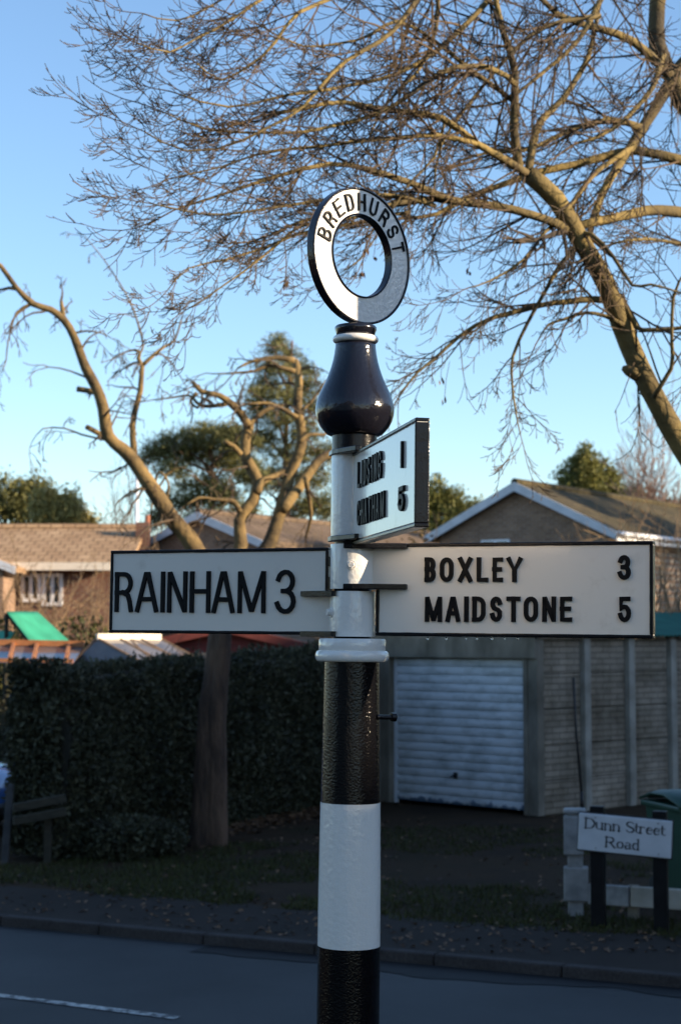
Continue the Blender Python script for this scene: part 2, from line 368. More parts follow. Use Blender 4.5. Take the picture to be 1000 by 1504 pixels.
def prof(rows): return [(w / 2 * K, zl(y)) for y, w in rows]
MB().lathe([(.12, 0), (.12, .06), (.085, .10), (.075, .14), (90.5 / 2 * K, zl(1388) - .001)], 48).build('base_section', M['black_cast'], post, autosmooth=40)
MB().lathe([(91 / 2 * K, zl(1388)), (90.3 / 2 * K, zl(1300)), (88 / 2 * K, zl(1200)), (87.3 / 2 * K, zl(1178))], 48).build('white_band', M['white'], post, autosmooth=40)
MB().lathe(prof([(1177.5, 86.5), (1100, 84), (1020, 81.5), (968, 80)]), 48).build('pole', M['black_cast'], post, autosmooth=40)
zc0, zc1 = zl(972), zl(938)
tor = [(.066, zc0)] + [(.0885 - .0085 + .0085 * cos(a), zc0 + .0135 + .0135 * sin(a)) for a in [radians(-80 + 16 * i) for i in range(11)]] + [(.066, zc0 + .0275)]
MB().lathe(tor, 56).build('collar_ring', M['white'], post, smooth=True)
MB().lathe([(.070, zc0 + .0265), (.0795, zc0 + .0265), (.0805, zc0 + .029), (.0805, zc1 - .004), (.0785, zc1), (.05, zc1)], 56).build('collar_band', M['white'], post, autosmooth=35)
MB().lathe([(.045, zc1 - .004), (.045, zl(642))], 32).build('inner_tube', M['black'], post, smooth=True)
bt = MB(); zb = zl(1052)
bt.tube([(.06, -.03, zb), (.098, -.012, zb - .001)], .0058, 10); bt.tube([(.094, -.013, zb), (.106, -.008, zb - .001)], .0105, 10)
bt.build('grub_screw', M['black'], post, bevel=.001)

MB().lathe(prof([(664, 66), (640, 66.5)]), 48).build('neck_band', M['black'], post, autosmooth=40)
bulb = [(641, 64), (640, 74), (638, 82), (633, 92), (626, 103), (618, 111), (610, 115.5), (603, 117), (596, 115.5), (588, 111.5), (579, 105), (570, 96.5), (561, 87.5), (551, 79.5), (541, 72.5), (531, 67), (521, 63), (511, 60.3), (503, 59)]
MB().lathe(prof(bulb), 64).build('bulb_finial', M['black_smooth'], post, smooth=True)
zr = zl(499)
MB().lathe([(.040, zr - .009)] + [(.0455 + .0105 * cos(a), zr + .0092 * sin(a)) for a in [radians(-90 + 18 * i) for i in range(11)]] + [(.040, zr + .009)], 48).build('neck_ring', M['white'], post, smooth=True)
MB().lathe(prof([(494, 56), (490, 58), (485, 62), (481, 62), (479, 58), (478, 40)]), 40).build('ring_socket', M['black_smooth'], post, smooth=True)

# stroke lettering: glyphs as centre-line polylines in a 0..1 box
def arc(cx, cy, rx, ry, a0, a1, n=9):
    return [(cx + rx * cos(radians(a0 + (a1 - a0) * i / n)), cy + ry * sin(radians(a0 + (a1 - a0) * i / n))) for i in range(n + 1)]
GL = {
 'A': [[(0, 0), (.44, 1), (.56, 1), (1, 0)], [(.17, .3), (.83, .3)]],
 'B': [[(0, 0), (0, 1)], [(0, 1), (.5, 1)] + arc(.5, .76, .44, .24, 90, -90) + [(0, .52)], [(.5, .52)] + arc(.5, .26, .5, .26, 90, -90) + [(0, 0)]],
 'C': [arc(.5, .72, .5, .28, 0, 180) + arc(.5, .28, .5, .28, 180, 360)],
 'D': [[(0, 0), (0, 1)], [(0, 1), (.4, 1)] + arc(.4, .7, .6, .3, 90, 0) + arc(.4, .3, .6, .3, 0, -90) + [(0, 0)]],
 'E': [[(1, 0), (0, 0), (0, 1), (1, 1)], [(0, .52), (.85, .52)]],
 'G': [arc(.5, .72, .5, .28, 10, 180) + arc(.5, .28, .5, .28, 180, 360) + [(1, .48), (.6, .48)]],
 'H': [[(0, 0), (0, 1)], [(1, 0), (1, 1)], [(0, .52), (1, .52)]],
 'I': [[(.5, 0), (.5, 1)]],
 'L': [[(0, 1), (0, 0), (1, 0)]],
 'M': [[(0, 0), (0, 1), (.03, 1), (.47, .03), (.53, .03), (.97, 1), (1, 1), (1, 0)]],
 'N': [[(0, 0), (0, 1), (.05, 1), (.95, 0), (1, 0), (1, 1)]],
 'O': [arc(.5, .7, .5, .3, 0, 180) + arc(.5, .3, .5, .3, 180, 360) + [(1, .7)]],
 'R': [[(0, 0), (0, 1)], [(0, 1), (.48, 1)] + arc(.48, .74, .48, .26, 90, -90) + [(0, .48)], [(.45, .48), (.78, .40), (.9, .25), (1, 0)]],
 'S': [arc(.5, .75, .46, .25, 15, 180, 8) + [(.06, .66), (.25, .54), (.75, .46), (.96, .36)] + arc(.5, .25, .48, .25, 10, -170, 8)],
 'T': [[(0, 1), (1, 1)], [(.5, 0), (.5, 1)]],
 'U': [[(0, 1), (0, .3)] + arc(.5, .3, .5, .3, 180, 360) + [(1, 1)]],
 'X': [[(0, 0), (1, 1)], [(0, 1), (1, 0)]],
 'Y': [[(0, 1), (.5, .45), (1, 1)], [(.5, .45), (.5, 0)]],
 '3': [arc(.48, .76, .46, .24, 165, -90, 11) + [(.35, .52)], [(.48, .52)] + arc(.48, .26, .52, .26, 90, -165, 11)],
 '5': [[(.92, 1), (.08, 1), (.03, .52), (.25, .62)] + arc(.48, .31, .52, .31, 95, -165, 11)],
 '1': [[(.5, 0), (.5, 1)]],
}
def stroke(mb, pts, w, to3, h, inset=.12):
    """raised bar along a polyline; to3(x, y, lift) gives the 3d point"""
    n = len(pts); closed = (Vector(pts[0]) - Vector(pts[-1])).length < 1e-6 and n > 3
    if closed: pts = pts[:-1]; n -= 1
    P = [Vector(p) for p in pts]; L = []; Rr = []
    for i in range(n):
        a = P[i] - P[i - 1] if (i > 0 or closed) else P[1] - P[0]
        b = P[(i + 1) % n] - P[i] if (i < n - 1 or closed) else a
        if a.length < 1e-9: a = b
        if b.length < 1e-9: b = a
        a = a.normalized(); b = b.normalized()
        na = Vector((-a.y, a.x)); nb = Vector((-b.y, b.x)); m = na + nb
        if m.length < 1e-4: m = na
        m.normalize(); s = 1 / max(.80, m.dot(na)); L.append(m * s); Rr.append(P[i])
        if not closed:
            if i == 0: Rr[0] = P[0] - a * w * .5 if n == 2 or True else P[0]
            if i == n - 1: Rr[-1] = P[i] + a * w * .5
    vv = []
    for c, m in zip(Rr, L):
        for k, (off, lift) in enumerate(((w / 2, 0), (w / 2 * (1 - inset), h), (-w / 2 * (1 - inset), h), (-w / 2, 0))):
            q = c + m * off; vv.append(to3(q.x, q.y, lift))
    ff = []
    rng_ = n if closed else n - 1
    for i in range(rng_):
        a, b = 4 * i, 4 * ((i + 1) % n)
        ff += [(a, a + 1, b + 1, b), (a + 1, a + 2, b + 2, b + 1), (a + 2, a + 3, b + 3, b + 2)]
    if not closed:
        e = 4 * (n - 1); ff += [(0, 3, 2, 1), (e, e + 1, e + 2, e + 3)]
    mb.add(vv, ff)
_lift = [0]
def glyph(mb, ch, x0, x1, z0, z1, w, to3, h):
    x0 += w / 2; x1 -= w / 2; z0 += w / 2; z1 -= w / 2
    for pl in GL[ch]:
        _lift[0] += 1; dh = (_lift[0] % 4) * .00025
        stroke(mb, [(x0 + p[0] * (x1 - x0), z0 + p[1] * (z1 - z0)) for p in pl], w, to3, h + dh)

class Arm:
    """an arm in the post's own frame: it runs along d from the axis; its read face looks along n"""
    def __init__(s, d, face_n, thick):
        s.d = Vector((d[0], d[1], 0)).normalized(); s.n = Vector((face_n[0], face_n[1], 0)).normalized(); s.t = thick
    def pt(s, a, z, lift=0): return s.d * a + s.n * (s.t / 2 + lift) + Vector((0, 0, z))
    def hit(s, px, py):
        o, r = loc_ray(px, py); p0 = s.n * (s.t / 2)
        k = (p0 - o).dot(s.n) / r.dot(s.n); q = o + r * k
        return q.dot(s.d), q.z
def make_arm(name, label, arm, s0, s1, z0, z1, clamp_z, rim, rib_s, texts, step=None, rib_h=.013, rib_front=-.004):
    """plate with raised black rim, half-height clamp sleeve, ribs and raised words"""
    t = arm.t
    part = MB()
    zc_lo, zc_hi = clamp_z
    def slab(a0, a1, b0, b1, half, mb):
        c = [(a0, b0), (a1, b0), (a1, b1), (a0, b1)]
        mb.add([arm.d * a + arm.n * half + Vector((0, 0, b)) for a, b in c] + [arm.d * a - arm.n * half + Vector((0, 0, b)) for a, b in c],
               [(0, 1, 2, 3), (7, 6, 5, 4), (0, 4, 5, 1), (1, 5, 6, 2), (2, 6, 7, 3), (3, 7, 4, 0)])
    lo, hi = max(zc_lo, z0) + .002, min(zc_hi, z1) - .002; e1 = s1 - .001
    out = [(e1, z0 + .001), (e1, z1 - .001)]
    if zc_hi < z1 - .02: out += [(s0, z1 - .001), (s0, hi)]
    else: out[1] = (e1, hi)
    out += [(.05, hi), (.05, lo)]
    if zc_lo > z0 + .02: out += [(s0, lo), (s0, z0 + .001)]
    else: out[0] = (e1, lo)
    part.extrude([arm.d * a - arm.n * (t / 2) + Vector((0, 0, b)) for a, b in out], arm.n * t)
    pl = part.build(name, M['cream'], post)
    if label: pl['label'] = label
    # rim: bars proud of the face, slightly uneven like hand painted castings
    rm = MB(); hw = t / 2 + .004
    def bar(a0, b0, a1, b1):
        n = max(2, int(((a1 - a0) ** 2 + (b1 - b0) ** 2) ** .5 / .02)); along = abs(a1 - a0) > abs(b1 - b0)
        ring = []
        for i in range(n + 1):
            f = i / n; a = a0 + (a1 - a0) * f; b = b0 + (b1 - b0) * f
            wv = rim * (1 + .16 * noise.noise(Vector((a * 60, b * 60, s0 * 9)))); 
            for du, dn in ((-.5, -1), (.5, -1), (.5, 1), (-.5, 1)):
                if along: p = arm.d * a + Vector((0, 0, b + du * wv))
                else: p = arm.d * (a + du * wv) + Vector((0, 0, b))
                ring.append(p + arm.n * (hw * dn))
        ff = [(4 * i + k, 4 * i + (k + 1) % 4, 4 * i + 4 + (k + 1) % 4, 4 * i + 4 + k) for i in range(n) for k in range(4)]
        ff += [(3, 2, 1, 0), (4 * n, 4 * n + 1, 4 * n + 2, 4 * n + 3)]
        rm.add(ring, ff)
    h = rim / 2
    bar(.05 if zc_hi >= z1 - .02 else s0, z1 - h, s1, z1 - h)
    bar(.05 if zc_lo <= z0 + .02 else s0, z0 + h, s1, z0 + h)
    bar(s1 - h, z0 + rim, s1 - h, z1 - rim)
    if zc_lo > z0 + .02: bar(s0 + h, z0 + rim, s0 + h, zc_lo)
    if zc_hi < z1 - .02: bar(s0 + h, zc_hi, s0 + h, z1 - rim)
    rm.build('rim', M['black'], pl, bevel=.0022)
    MB().lathe([(.0465, zc_lo + .0015), (.0545, zc_lo + .0015), (.0548, zc_lo + .004), (.0548, zc_hi - .004), (.0545, zc_hi - .0015), (.0465, zc_hi - .0015)], 48, cap=False).build('clamp_sleeve', M['white'], pl, autosmooth=40)
    for zz, sgn in ((zc_lo, 1), (zc_hi, -1)):
        rb = MB(); zz0 = zz + sgn * .0005; poly = [(rib_front, .0575), (.02, .0585), (.05, .05), (rib_s, t / 2 + .010), (rib_s, t / 2 - .004), (.045, t / 2 - .004), (.0, .040)]
        pts = [arm.d * a + arm.n * b + Vector((0, 0, min(zz0, zz0 + sgn * rib_h))) for a, b in poly]
        rb.extrude(pts, (0, 0, rib_h)); rb.build('clamp_rib', M['black'], pl, bevel=.002)
    for nm, items, w, hh, lift in texts:
        lt = MB()
        for ch, a0, a1, b0, b1 in items:
            glyph(lt, ch, a0, a1, b0, b1, w, lambda x, z, l: arm.pt(x, z, l - .0005), hh)
        lt.build(nm, M['black_letter'], pl, bevel=.0008, seg=1)
    return pl

def px_text(arm, s, boxes, y0, y1, flip=False):
    out = []
    for ch, (a, b) in zip(s, boxes):
        h0 = arm.hit(a, (y0 + y1) / 2)[0]; h1 = arm.hit(b, (y0 + y1) / 2)[0]
        zt = arm.hit((a + b) / 2, y0)[1]; zb_ = arm.hit((a + b) / 2, y1)[1]
        out.append((ch, h0, h1, zb_, zt))
    return out

# right arm
A1 = Arm((.933, -.36), (-.36, -.933), .018)
s1, _ = A1.hit(959, 865); s0, _ = A1.hit(552, 900)
zt = A1.hit(760, 796.5)[1]; zb = A1.hit(760, 936)[1]
bx = [(624, 640), (646, 666), (673, 693.5), (700, 717), (723, 738.5), (744, 767)]
mx = [(624, 649.5), (654.5, 676), (681, 689), (693.5, 713), (719.5, 737.5), (744, 764), (769, 790), (796, 816.5), (822, 840)]
zc = zl(866.5)
ARM_R = make_arm('arm', 'long cream arm reading BOXLEY 3 MAIDSTONE 5', A1, s0, s1, zb, zt, (zc, zl(799)), .0085, .142,
  [('town_name', px_text(A1, 'BOXLEY', bx, 818.5, 855), .0110, .006, 0),
   ('town_name', px_text(A1, 'MAIDSTONE', mx, 876, 913.5), .0110, .006, 0),
   ('mile_number', px_text(A1, '3', [(907, 926)], 815, 852), .0108, .006, 0),
   ('mile_number', px_text(A1, '5', [(907.5, 926.5)], 876, 914), .0108, .006, 0)])
for q in (628, 655, 684, 700, 722, 741, 760):
    a_, z_ = A1.hit(q, 937); d_ = MB(); c_ = A1.pt(a_, z_ - .0015, .001); r_ = .0022 + .0006 * (q % 3)
    d_.lathe([(.0002, -r_ * 1.2), (r_ * .7, -r_ * .8), (r_, 0), (r_ * .7, r_ * .8), (.0002, r_ * 1.5)], 10)
    d_.v = [(p[0] + c_.x, p[1] + c_.y, p[2] + c_.z) for p in d_.v]; d_.build('water_drop', M['water'], ARM_R, smooth=True)
# left arm: runs away to the left; its local x for the words decreases with d, so flip through hit()
A2 = Arm((-.895, .445), (-.445, -.895), .018)
def flipped(items): return [(c, a, b, z0_, z1_) for c, a, b, z0_, z1_ in items]
s1, _ = A2.hit(162.5, 870); s0, _ = A2.hit(482.5, 840)
zt = A2.hit(320, 806.5)[1]; zb = A2.hit(320, 931)[1]
rx = [(170, 196.5), (200.5, 233.5), (237, 243.5), (247, 276), (280, 310), (312.5, 345.5), (350, 391)]
# 3 and R and so on are drawn in (x right) order: hit() returns larger values to the left, so mirror x inside each box
def glyph_items(arm, s, boxes, y0, y1): return px_text(arm, s, boxes, y0, y1)
class ArmL(Arm):
    def pt(s, a, z, lift=0): return s.d * (-a) + s.n * (s.t / 2 + lift) + Vector((0, 0, z))
    def hit2(s, px, py):
        a, z = s.hit(px, py); return -a, z
AL = ArmL((-.895, .445), (-.445, -.895), .018)
def px_text_l(arm, s, boxes, y0, y1):
    out = []
    for ch, (a, b) in zip(s, boxes):
        f = (( (a + b) / 2) - 163) / 317.0
        yy0, yy1 = y0 - (1 - f) * 0, y1
        out.append((ch, arm.hit2(a, (y0 + y1) / 2)[0], arm.hit2(b, (y0 + y1) / 2)[0], arm.hit2((a + b) / 2, yy1)[1], arm.hit2((a + b) / 2, yy0)[1]))
    return out
def slant(items_boxes):
    return items_boxes
t1 = []
for i, (ch, bxs) in enumerate(zip('RAINHAM', rx)):
    t1 += px_text_l(AL, ch, [bxs], 840 - i * .25, 899 + i * .3)
t2 = px_text_l(AL, '3', [(405.5, 435)], 836.5, 902)
pl = make_arm('arm', 'shorter cream arm reading RAINHAM 3', A2, s0, s1, zb, zt, (zl(936), zl(868)), .0080, .132, [], rib_front=.03)
for nm, items in (('town_name', t1), ('mile_number', t2)):
    lt = MB()
    for ch, a0, a1, b0, b1 in items: glyph(lt, ch, a0, a1, b0, b1, .0120, lambda x, z, l: AL.pt(x, z, l - .0005), .006)
    lt.build(nm, M['black_letter'], pl, bevel=.0008, seg=1)
# near arm, pointing towards the camera: its left face is read
A3 = Arm((.18, -.984), (-.984, -.18), .022)
s1, _ = A3.hit(612, 700)
zt = A3.hit(608, 615.5)[1]; zb = A3.hit(608, 775)[1]
zt2 = zl(662); zb2 = zl(796.5)
def even(s, a0, a1, gap, wI=.45):
    ws = [(wI if c in 'I1' else (1.25 if c == 'M' else 1)) for c in s]; tot = sum(ws); L = (a1 - a0 - gap * (len(s) - 1)); o = []; x = a0
    for w in ws: o.append((x, x + L * w / tot)); x += L * w / tot + gap
    return o
zz = lambda y, px: A3.hit(px, y)[1]
def row(s, a0, a1, z0_, z1_): return [(c, p[0], p[1], z0_, z1_) for c, p in zip(s, even(s, a0, a1, .0145))]
z_l1, z_l0 = zz(666, 553), zz(706, 553); z_c1, z_c0 = zz(724, 556), zz(763, 556)
make_arm('arm', 'near arm seen almost edge on with two place names', A3, .06, s1, zb, zt, (zb2, zt2), .0085, .125,
  [('town_name', row('LIDSING', .125, .395, z_l0, z_l1), .0092, .0055, 0),
   ('town_name', row('CHATHAM', .125, .43, z_c0, z_c1), .0092, .0055, 0),
   ('mile_number', [('1', .575, .628, zz(683, 602), zz(643, 602))], .0125, .0060, 0),
   ('mile_number', [('5', .575, .628, zz(748, 601), zz(710, 601))], .0125, .0060, 0)], rib_front=-.03)
# bolts that lock the sleeves
for px, py, A in ((517, 831, -95), (481, 900, -160)):
    z_ = zl(py); a = radians(A); bo = MB()
    bo.tube([(.05 * cos(a), .05 * sin(a), z_), (.0575 * cos(a), .0575 * sin(a), z_)], .0125, 14)
    bo.tube([(.05 * cos(a), .05 * sin(a), z_), (.066 * cos(a), .066 * sin(a), z_)], .0085, 6)
    bo.build('bolt', M['white'], post, bevel=.001)

# ring with the village name
RZ = zl(376.5); RO, RI, RT = 102.5 * K, 60.5 * K, .0235
ra = radians(44.8); rface = Vector((sin(ra), -cos(ra), 0)); rright = Vector((cos(ra), sin(ra), 0))
rc = Vector((.008, 0, RZ)) 
def ring_pt(r, a, off): return rc + rright * (r * cos(a)) + Vector((0, 0, r * sin(a))) + rface * off
def annulus(mb, r0, r1, o0, o1, n=96):
    vv = []
    for k in range(n):
        a = 2 * pi * k / n; vv += [ring_pt(r0, a, o0), ring_pt(r1, a, o0), ring_pt(r1, a, o1), ring_pt(r0, a, o1)]
    mb.add(vv, [(4 * k + j, 4 * k + (j + 1) % 4, 4 * ((k + 1) % n) + (j + 1) % 4, 4 * ((k + 1) % n) + j) for k in range(n) for j in range(4)])
rp_ = MB(); annulus(rp_, RI + .001, RO - .001, -RT / 2 + .004, RT / 2 - .004)
ring = rp_.build('name_ring', M['white'], post, autosmooth=40)
rr = MB(); annulus(rr, RO - .0060, RO, -RT / 2, RT / 2); annulus(rr, RI, RI + .0045, -RT / 2, RT / 2)
rr.build('rim', M['black_smooth'], ring, autosmooth=40, bevel=.0025)
lt = MB(); rm_ = (RO + RI) / 2 - .0015; lh = .043
for i, ch in enumerate('BREDHURST'):
    a = radians(165.5 - i * 18.4); cw = .025
    ex = Vector((sin(a), -cos(a))); ey = Vector((cos(a), sin(a)))
    def to3(x, z, l, ex=ex, ey=ey):
        q = ey * (rm_ + z) + ex * x
        return rc + rright * q.x + Vector((0, 0, q.y)) + rface * (RT / 2 - .0045 + l)
    glyph(lt, ch, -cw / 2, cw / 2, -lh / 2, lh / 2, .0052, to3, .0045)
lt.build('village_name', M['black_letter'], ring, bevel=.0006, seg=1)
fr = MB(); fr.box((rc.x, 0, zl(481)), (.05, .026, .02), Matrix.Rotation(ra, 3, 'Z')); fr.build('ring_foot', M['black_smooth'], post, bevel=.004)

# ------------------------------------------------------------------ plants: growing branches
def vrand(rng):
    while True:
        v = Vector((rng.uniform(-1, 1), rng.uniform(-1, 1), rng.uniform(-1, 1)))
        if .05 < v.length < 1: return v.normalized()
def smooth_path(pts, step):
    out = []; n = len(pts)
    for i in range(n - 1):
        p0, p1, p2, p3 = pts[max(i - 1, 0)], pts[i], pts[i + 1], pts[min(i + 2, n - 1)]
        k = max(2, int((p2 - p1).length / step))
        for j in range(k):
            t = j / k
            out.append(.5 * ((2 * p1) + (p2 - p0) * t + (2 * p0 - 5 * p1 + 4 * p2 - p3) * t * t + (3 * p1 - p0 - 3 * p2 + p3) * t ** 3))
    out.append(pts[-1]); return out
def twig(mb, rng, p, d, L, r, lvl, P):
    """one twig and its side twigs; P: wander, sag (down at first), lift (up at the tip), kids, angle"""
    n = P['seg'][lvl]; pts = [p.copy()]; d = d.copy(); st = L / n; dirs = []
    for i in range(n):
        f = i / n
        d = d + vrand(rng) * P['wander'] + Vector((0, 0, 1)) * (P['lift'] * f - P['sag'] * (1 - f)) / n * 4
        if 'pull' in P: d = d + P['pull'] / n
        d.normalize(); pts.append(pts[-1] + d * st); dirs.append(d.copy())
    tip = P.get('tip', .0022)
    mb.tube(pts, [max(tip, r + (tip - r) * i / n) for i in range(n + 1)], 4 if lvl < 2 and r > .006 else 3, cap=False)
    if lvl + 1 < len(P['kids']):
        k = P['kids'][lvl]; k = int(k) + (1 if rng.random() < k - int(k) else 0)
        for j in range(k):
            f = rng.uniform(.15, 1.0); i = min(n - 1, int(f * n)); b = pts[i].lerp(pts[i + 1], f * n - i if f < 1 else 1)
            dd = dirs[i]; side = vrand(rng); side = side - dd * side.dot(dd)
            side = side.normalized() if side.length > .05 else dd.orthogonal()
            a = radians(rng.uniform(*P['angle']))
            twig(mb, rng, b, dd * cos(a) + side * sin(a), L * rng.uniform(*P['ratio']) * (1.15 - .5 * f), max(tip, r * .55 * (1.1 - .4 * f)), lvl + 1, P)
    return pts
def limb(mbL, mbT, rng, pts, r0, r1, P, every, L0, jitter=.01, step=.12, sides=8, t0=.1, tipgrow=True):
    path = smooth_path(pts, step); n = len(path)
    path = [q + Vector((noise.noise(q * 2.3), noise.noise(q * 2.3 + Vector((9, 0, 0))), noise.noise(q * 2.3 + Vector((0, 9, 0))))) * jitter for q in path]
    rad = [r0 + (r1 - r0) * i / (n - 1) for i in range(n)]
    rad = [r * (1 + .12 * noise.noise(path[i] * 5)) for i, r in enumerate(rad)]
    mbL.tube(path, rad, sides)
    tot = 0
    nxt = 0
    for i in range(1, n):
        tot += (path[i] - path[i - 1]).length
        f = i / n
        if f < t0: nxt = tot; continue
        while tot > nxt:
            nxt += every * rng.uniform(.5, 1.5)
            dd = (path[i] - path[i - 1]).normalized(); side = vrand(rng); side = (side - dd * side.dot(dd)).normalized()
            a = radians(rng.uniform(*P['angle']))
            twig(mbT, rng, path[i], dd * cos(a) + side * sin(a), L0 * rng.uniform(.5, 1.3) * (1.1 - .45 * f), min(rad[i] * .55, P['r0']), 0, P)
    if tipgrow:
        dd = (path[-1] - path[-2]).normalized()
        twig(mbT, rng, path[-1], dd, L0 * .9, max(r1, P['tip']), 0, P)

# ------------------------------------------------------------------ big bare tree overhead (stands out of frame to the right)
def big_tree():
    rng = random.Random(5)
    base = Vector((3.35, 9.6, 0))
    t = thing('bare_tree', 'big bare tree leaning in from the right with mossy limbs and fine twigs', 'tree', base)
    P = dict(seg=[8, 6, 5, 4], wander=.10, sag=.20, lift=.50, kids=[5.8, 3.2, 0], angle=(24, 55), ratio=(.36, .58), tip=.0019, r0=.008)
    L = MB(); T = MB()
    def pl(rows, D): return [at(x, y, (d if d else D)) for x, y, *dd in rows for d in [dd[0] if dd else None]]
    # trunk from the ground to the fork
    trunk = [base + Vector((0, 0, -.05)), Vector((3.22, 9.6, .8)), Vector((2.75, 9.55, 2.0)), at(1085, 790, 9.5), at(1000, 655, 9.5), at(955, 570, 9.4), at(925, 508, 9.4), at(898, 440, 9.3), at(876, 395, 9.2), at(850, 352, 9.2), at(815, 292, 9.1), at(775, 255, 9.0)]
    tp = smooth_path(trunk, .1); n = len(tp); tr = MB()
    rad = [.108 - .060 * (i / (n - 1)) ** .8 for i in range(n)]
    tp = [q + Vector((noise.noise(q * 2.5), noise.noise(q * 2.5 + Vector((7, 0, 0))), 0)) * .014 for q in tp]
    tr.tube(tp, [r * (1 + .10 * noise.noise(tp[i] * 4)) for i, r in enumerate(rad)], 14)
    k1 = at(922, 545, 9.38); tr.tube([k1 + Vector((.05, 0, -.02)), k1 + Vector((.0, -.02, .0)), k1 + Vector((-.035, -.03, .012))], [.04, .034, .015], 9)
    tr.build('trunk', M['bark_moss'], t, smooth=True, world_pts=True)
    limbs = [  # (pixel path, depth start, depth end, r0, r1, spacing, twig length)
     ([(775, 255), (745, 240), (705, 215), (648, 176), (560, 160), (480, 150), (400, 165)], 9.0, 8.1, .045, .012, .10, .75),
     ([(762, 250), (753, 190), (753, 110), (735, 45), (722, -20)], 9.0, 8.8, .042, .022, .13, .8),
     ([(775, 255), (785, 215), (800, 180), (830, 150), (860, 90), (880, 20)], 9.0, 9.6, .038, .018, .12, .8),
     ([(848, 345), (815, 325), (780, 315), (692, 299), (640, 288), (600, 296), (560, 303), (500, 310), (430, 330)], 9.2, 8.2, .05, .012, .10, .7),
     ([(692, 299), (665, 290), (617, 273), (580, 262), (540, 248), (480, 243), (410, 262), (340, 282), (270, 303)], 8.9, 7.9, .042, .008, .10, .7),
     ([(1060, 250), (1000, 237), (934, 224), (846, 242), (760, 265), (683, 288), (640, 312), (600, 318)], 9.8, 9.3, .048, .014, .12, .7),
     ([(1080, 330), (1010, 312), (969, 308), (912, 317), (850, 330)], 10.0, 9.2, .05, .04, .14, .7),
     ([(899, 446), (868, 444), (830, 447), (793, 448), (727, 466), (674, 497), (640, 527), (617, 545), (590, 582)], 9.3, 8.9, .030, .008, .10, .55),
     ([(860, 350), (820, 390), (800, 425), (775, 470), (752, 520), (752, 560), (760, 600), (767, 633)], 9.2, 9.0, .022, .005, .10, .40),
     ([(912, 478), (886, 466), (859, 462), (830, 470), (806, 475), (793, 492)], 9.3, 9.1, .020, .007, .16, .45),
     ([(905, 440), (925, 470), (938, 484), (1000, 479), (1060, 470)], 9.3, 9.2, .026, .012, .12, .6),
     ([(963, 588), (985, 540), (985, 500), (990, 440), (1010, 400)], 9.3, 9.0, .02, .01, .12, .6),
     ([(1040, 60), (995, 97), (960, 160), (925, 220), (894, 264), (870, 330)], 9.9, 9.3, .060, .03, .13, .75),
     ([(969, -40), (964, 66), (985, 110), (1000, 145), (1030, 200), (1095, 420), (1110, 800)], 9.9, 9.7, .075, .06, .2, .8),
     ([(985, 110), (930, 60), (880, 40), (820, 20), (770, -30)], 9.8, 9.2, .045, .02, .11, .8),
     ([(940, 190), (890, 180), (840, 195), (790, 220), (720, 225), (670, 240)], 9.6, 9.0, .03, .009, .10, .7),
     ([(925, 220), (880, 250), (840, 300), (800, 340), (770, 380), (720, 410), (690, 420)], 9.5, 8.8, .024, .006, .10, .6),
     # sprays that sweep down to the left
     ([(760, -60), (680, 40), (600, 101), (512, 128), (424, 136), (336, 158), (265, 141)], 9.0, 7.8, .034, .006, .085, .62),
     ([(660, -60), (600, 10), (556, 57), (490, 110), (424, 172), (358, 207), (275, 222), (213, 195)], 8.6, 7.6, .030, .005, .085, .60),
     ([(560, -60), (500, -10), (441, 20), (380, 80), (327, 119), (285, 95)], 8.4, 7.5, .024, .005, .085, .55),
     ([(480, -60), (420, -20), (367, 10), (292, 53), (248, 78), (200, 62)], 8.3, 7.4, .020, .004, .09, .5),
     ([(420, -40), (330, -2), (260, 28), (210, 16)], 8.2, 7.5, .016, .004, .10, .45),
     ([(640, 300), (560, 285), (500, 290), (440, 302), (370, 310), (290, 314), (225, 300)], 8.7, 7.7, .024, .005, .085, .55),
     ([(600, 315), (520, 322), (440, 340), (380, 366), (330, 384), (275, 394), (248, 425)], 8.6, 7.8, .020, .004, .085, .5),
     ([(560, 305), (500, 318), (441, 332), (395, 366), (358, 398), (310, 430), (268, 455)], 8.5, 7.8, .018, .004, .09, .48),
     ([(702, 213), (640, 200), (560, 205), (480, 215), (400, 225), (320, 245), (250, 262)], 8.7, 7.7, .026, .005, .085, .58),
     ([(753, 125), (715, 100), (640, 110), (560, 165), (470, 190), (390, 198), (300, 190), (240, 168)], 8.9, 7.7, .030, .005, .085, .6),
     ([(753, 150), (700, 115), (640, 60), (580, 30), (520, 60), (450, 70), (380, 40)], 9.0, 8.0, .026, .006, .09, .6),
     ([(652, 180), (640, 230), (600, 270), (560, 330), (530, 380), (500, 400)], 8.7, 8.4, .012, .004, .10, .38),
     ([(879, 25), (800, 40), (740, 90), (690, 150), (650, 210), (640, 270)], 9.2, 8.7, .022, .008, .09, .6),
     ([(900, -30), (850, 60), (800, 110), (740, 150), (690, 160)], 9.5, 8.9, .028, .008, .09, .65),
     ([(972, 78), (965, 110), (950, 140), (900, 190), (850, 210)], 9.7, 9.2, .03, .012, .10, .65),
     ([(640, -40), (640, 40), (615, 100), (570, 150), (545, 200)], 8.8, 8.3, .02, .006, .09, .5),
     ([(846, 342), (870, 345), (900, 380), (930, 420), (960, 420), (1000, 430)], 9.2, 9.0, .02, .008, .12, .5),
     ([(1060, 380), (1000, 360), (950, 350), (900, 360)], 9.6, 9.1, .022, .010, .12, .55),
    ]
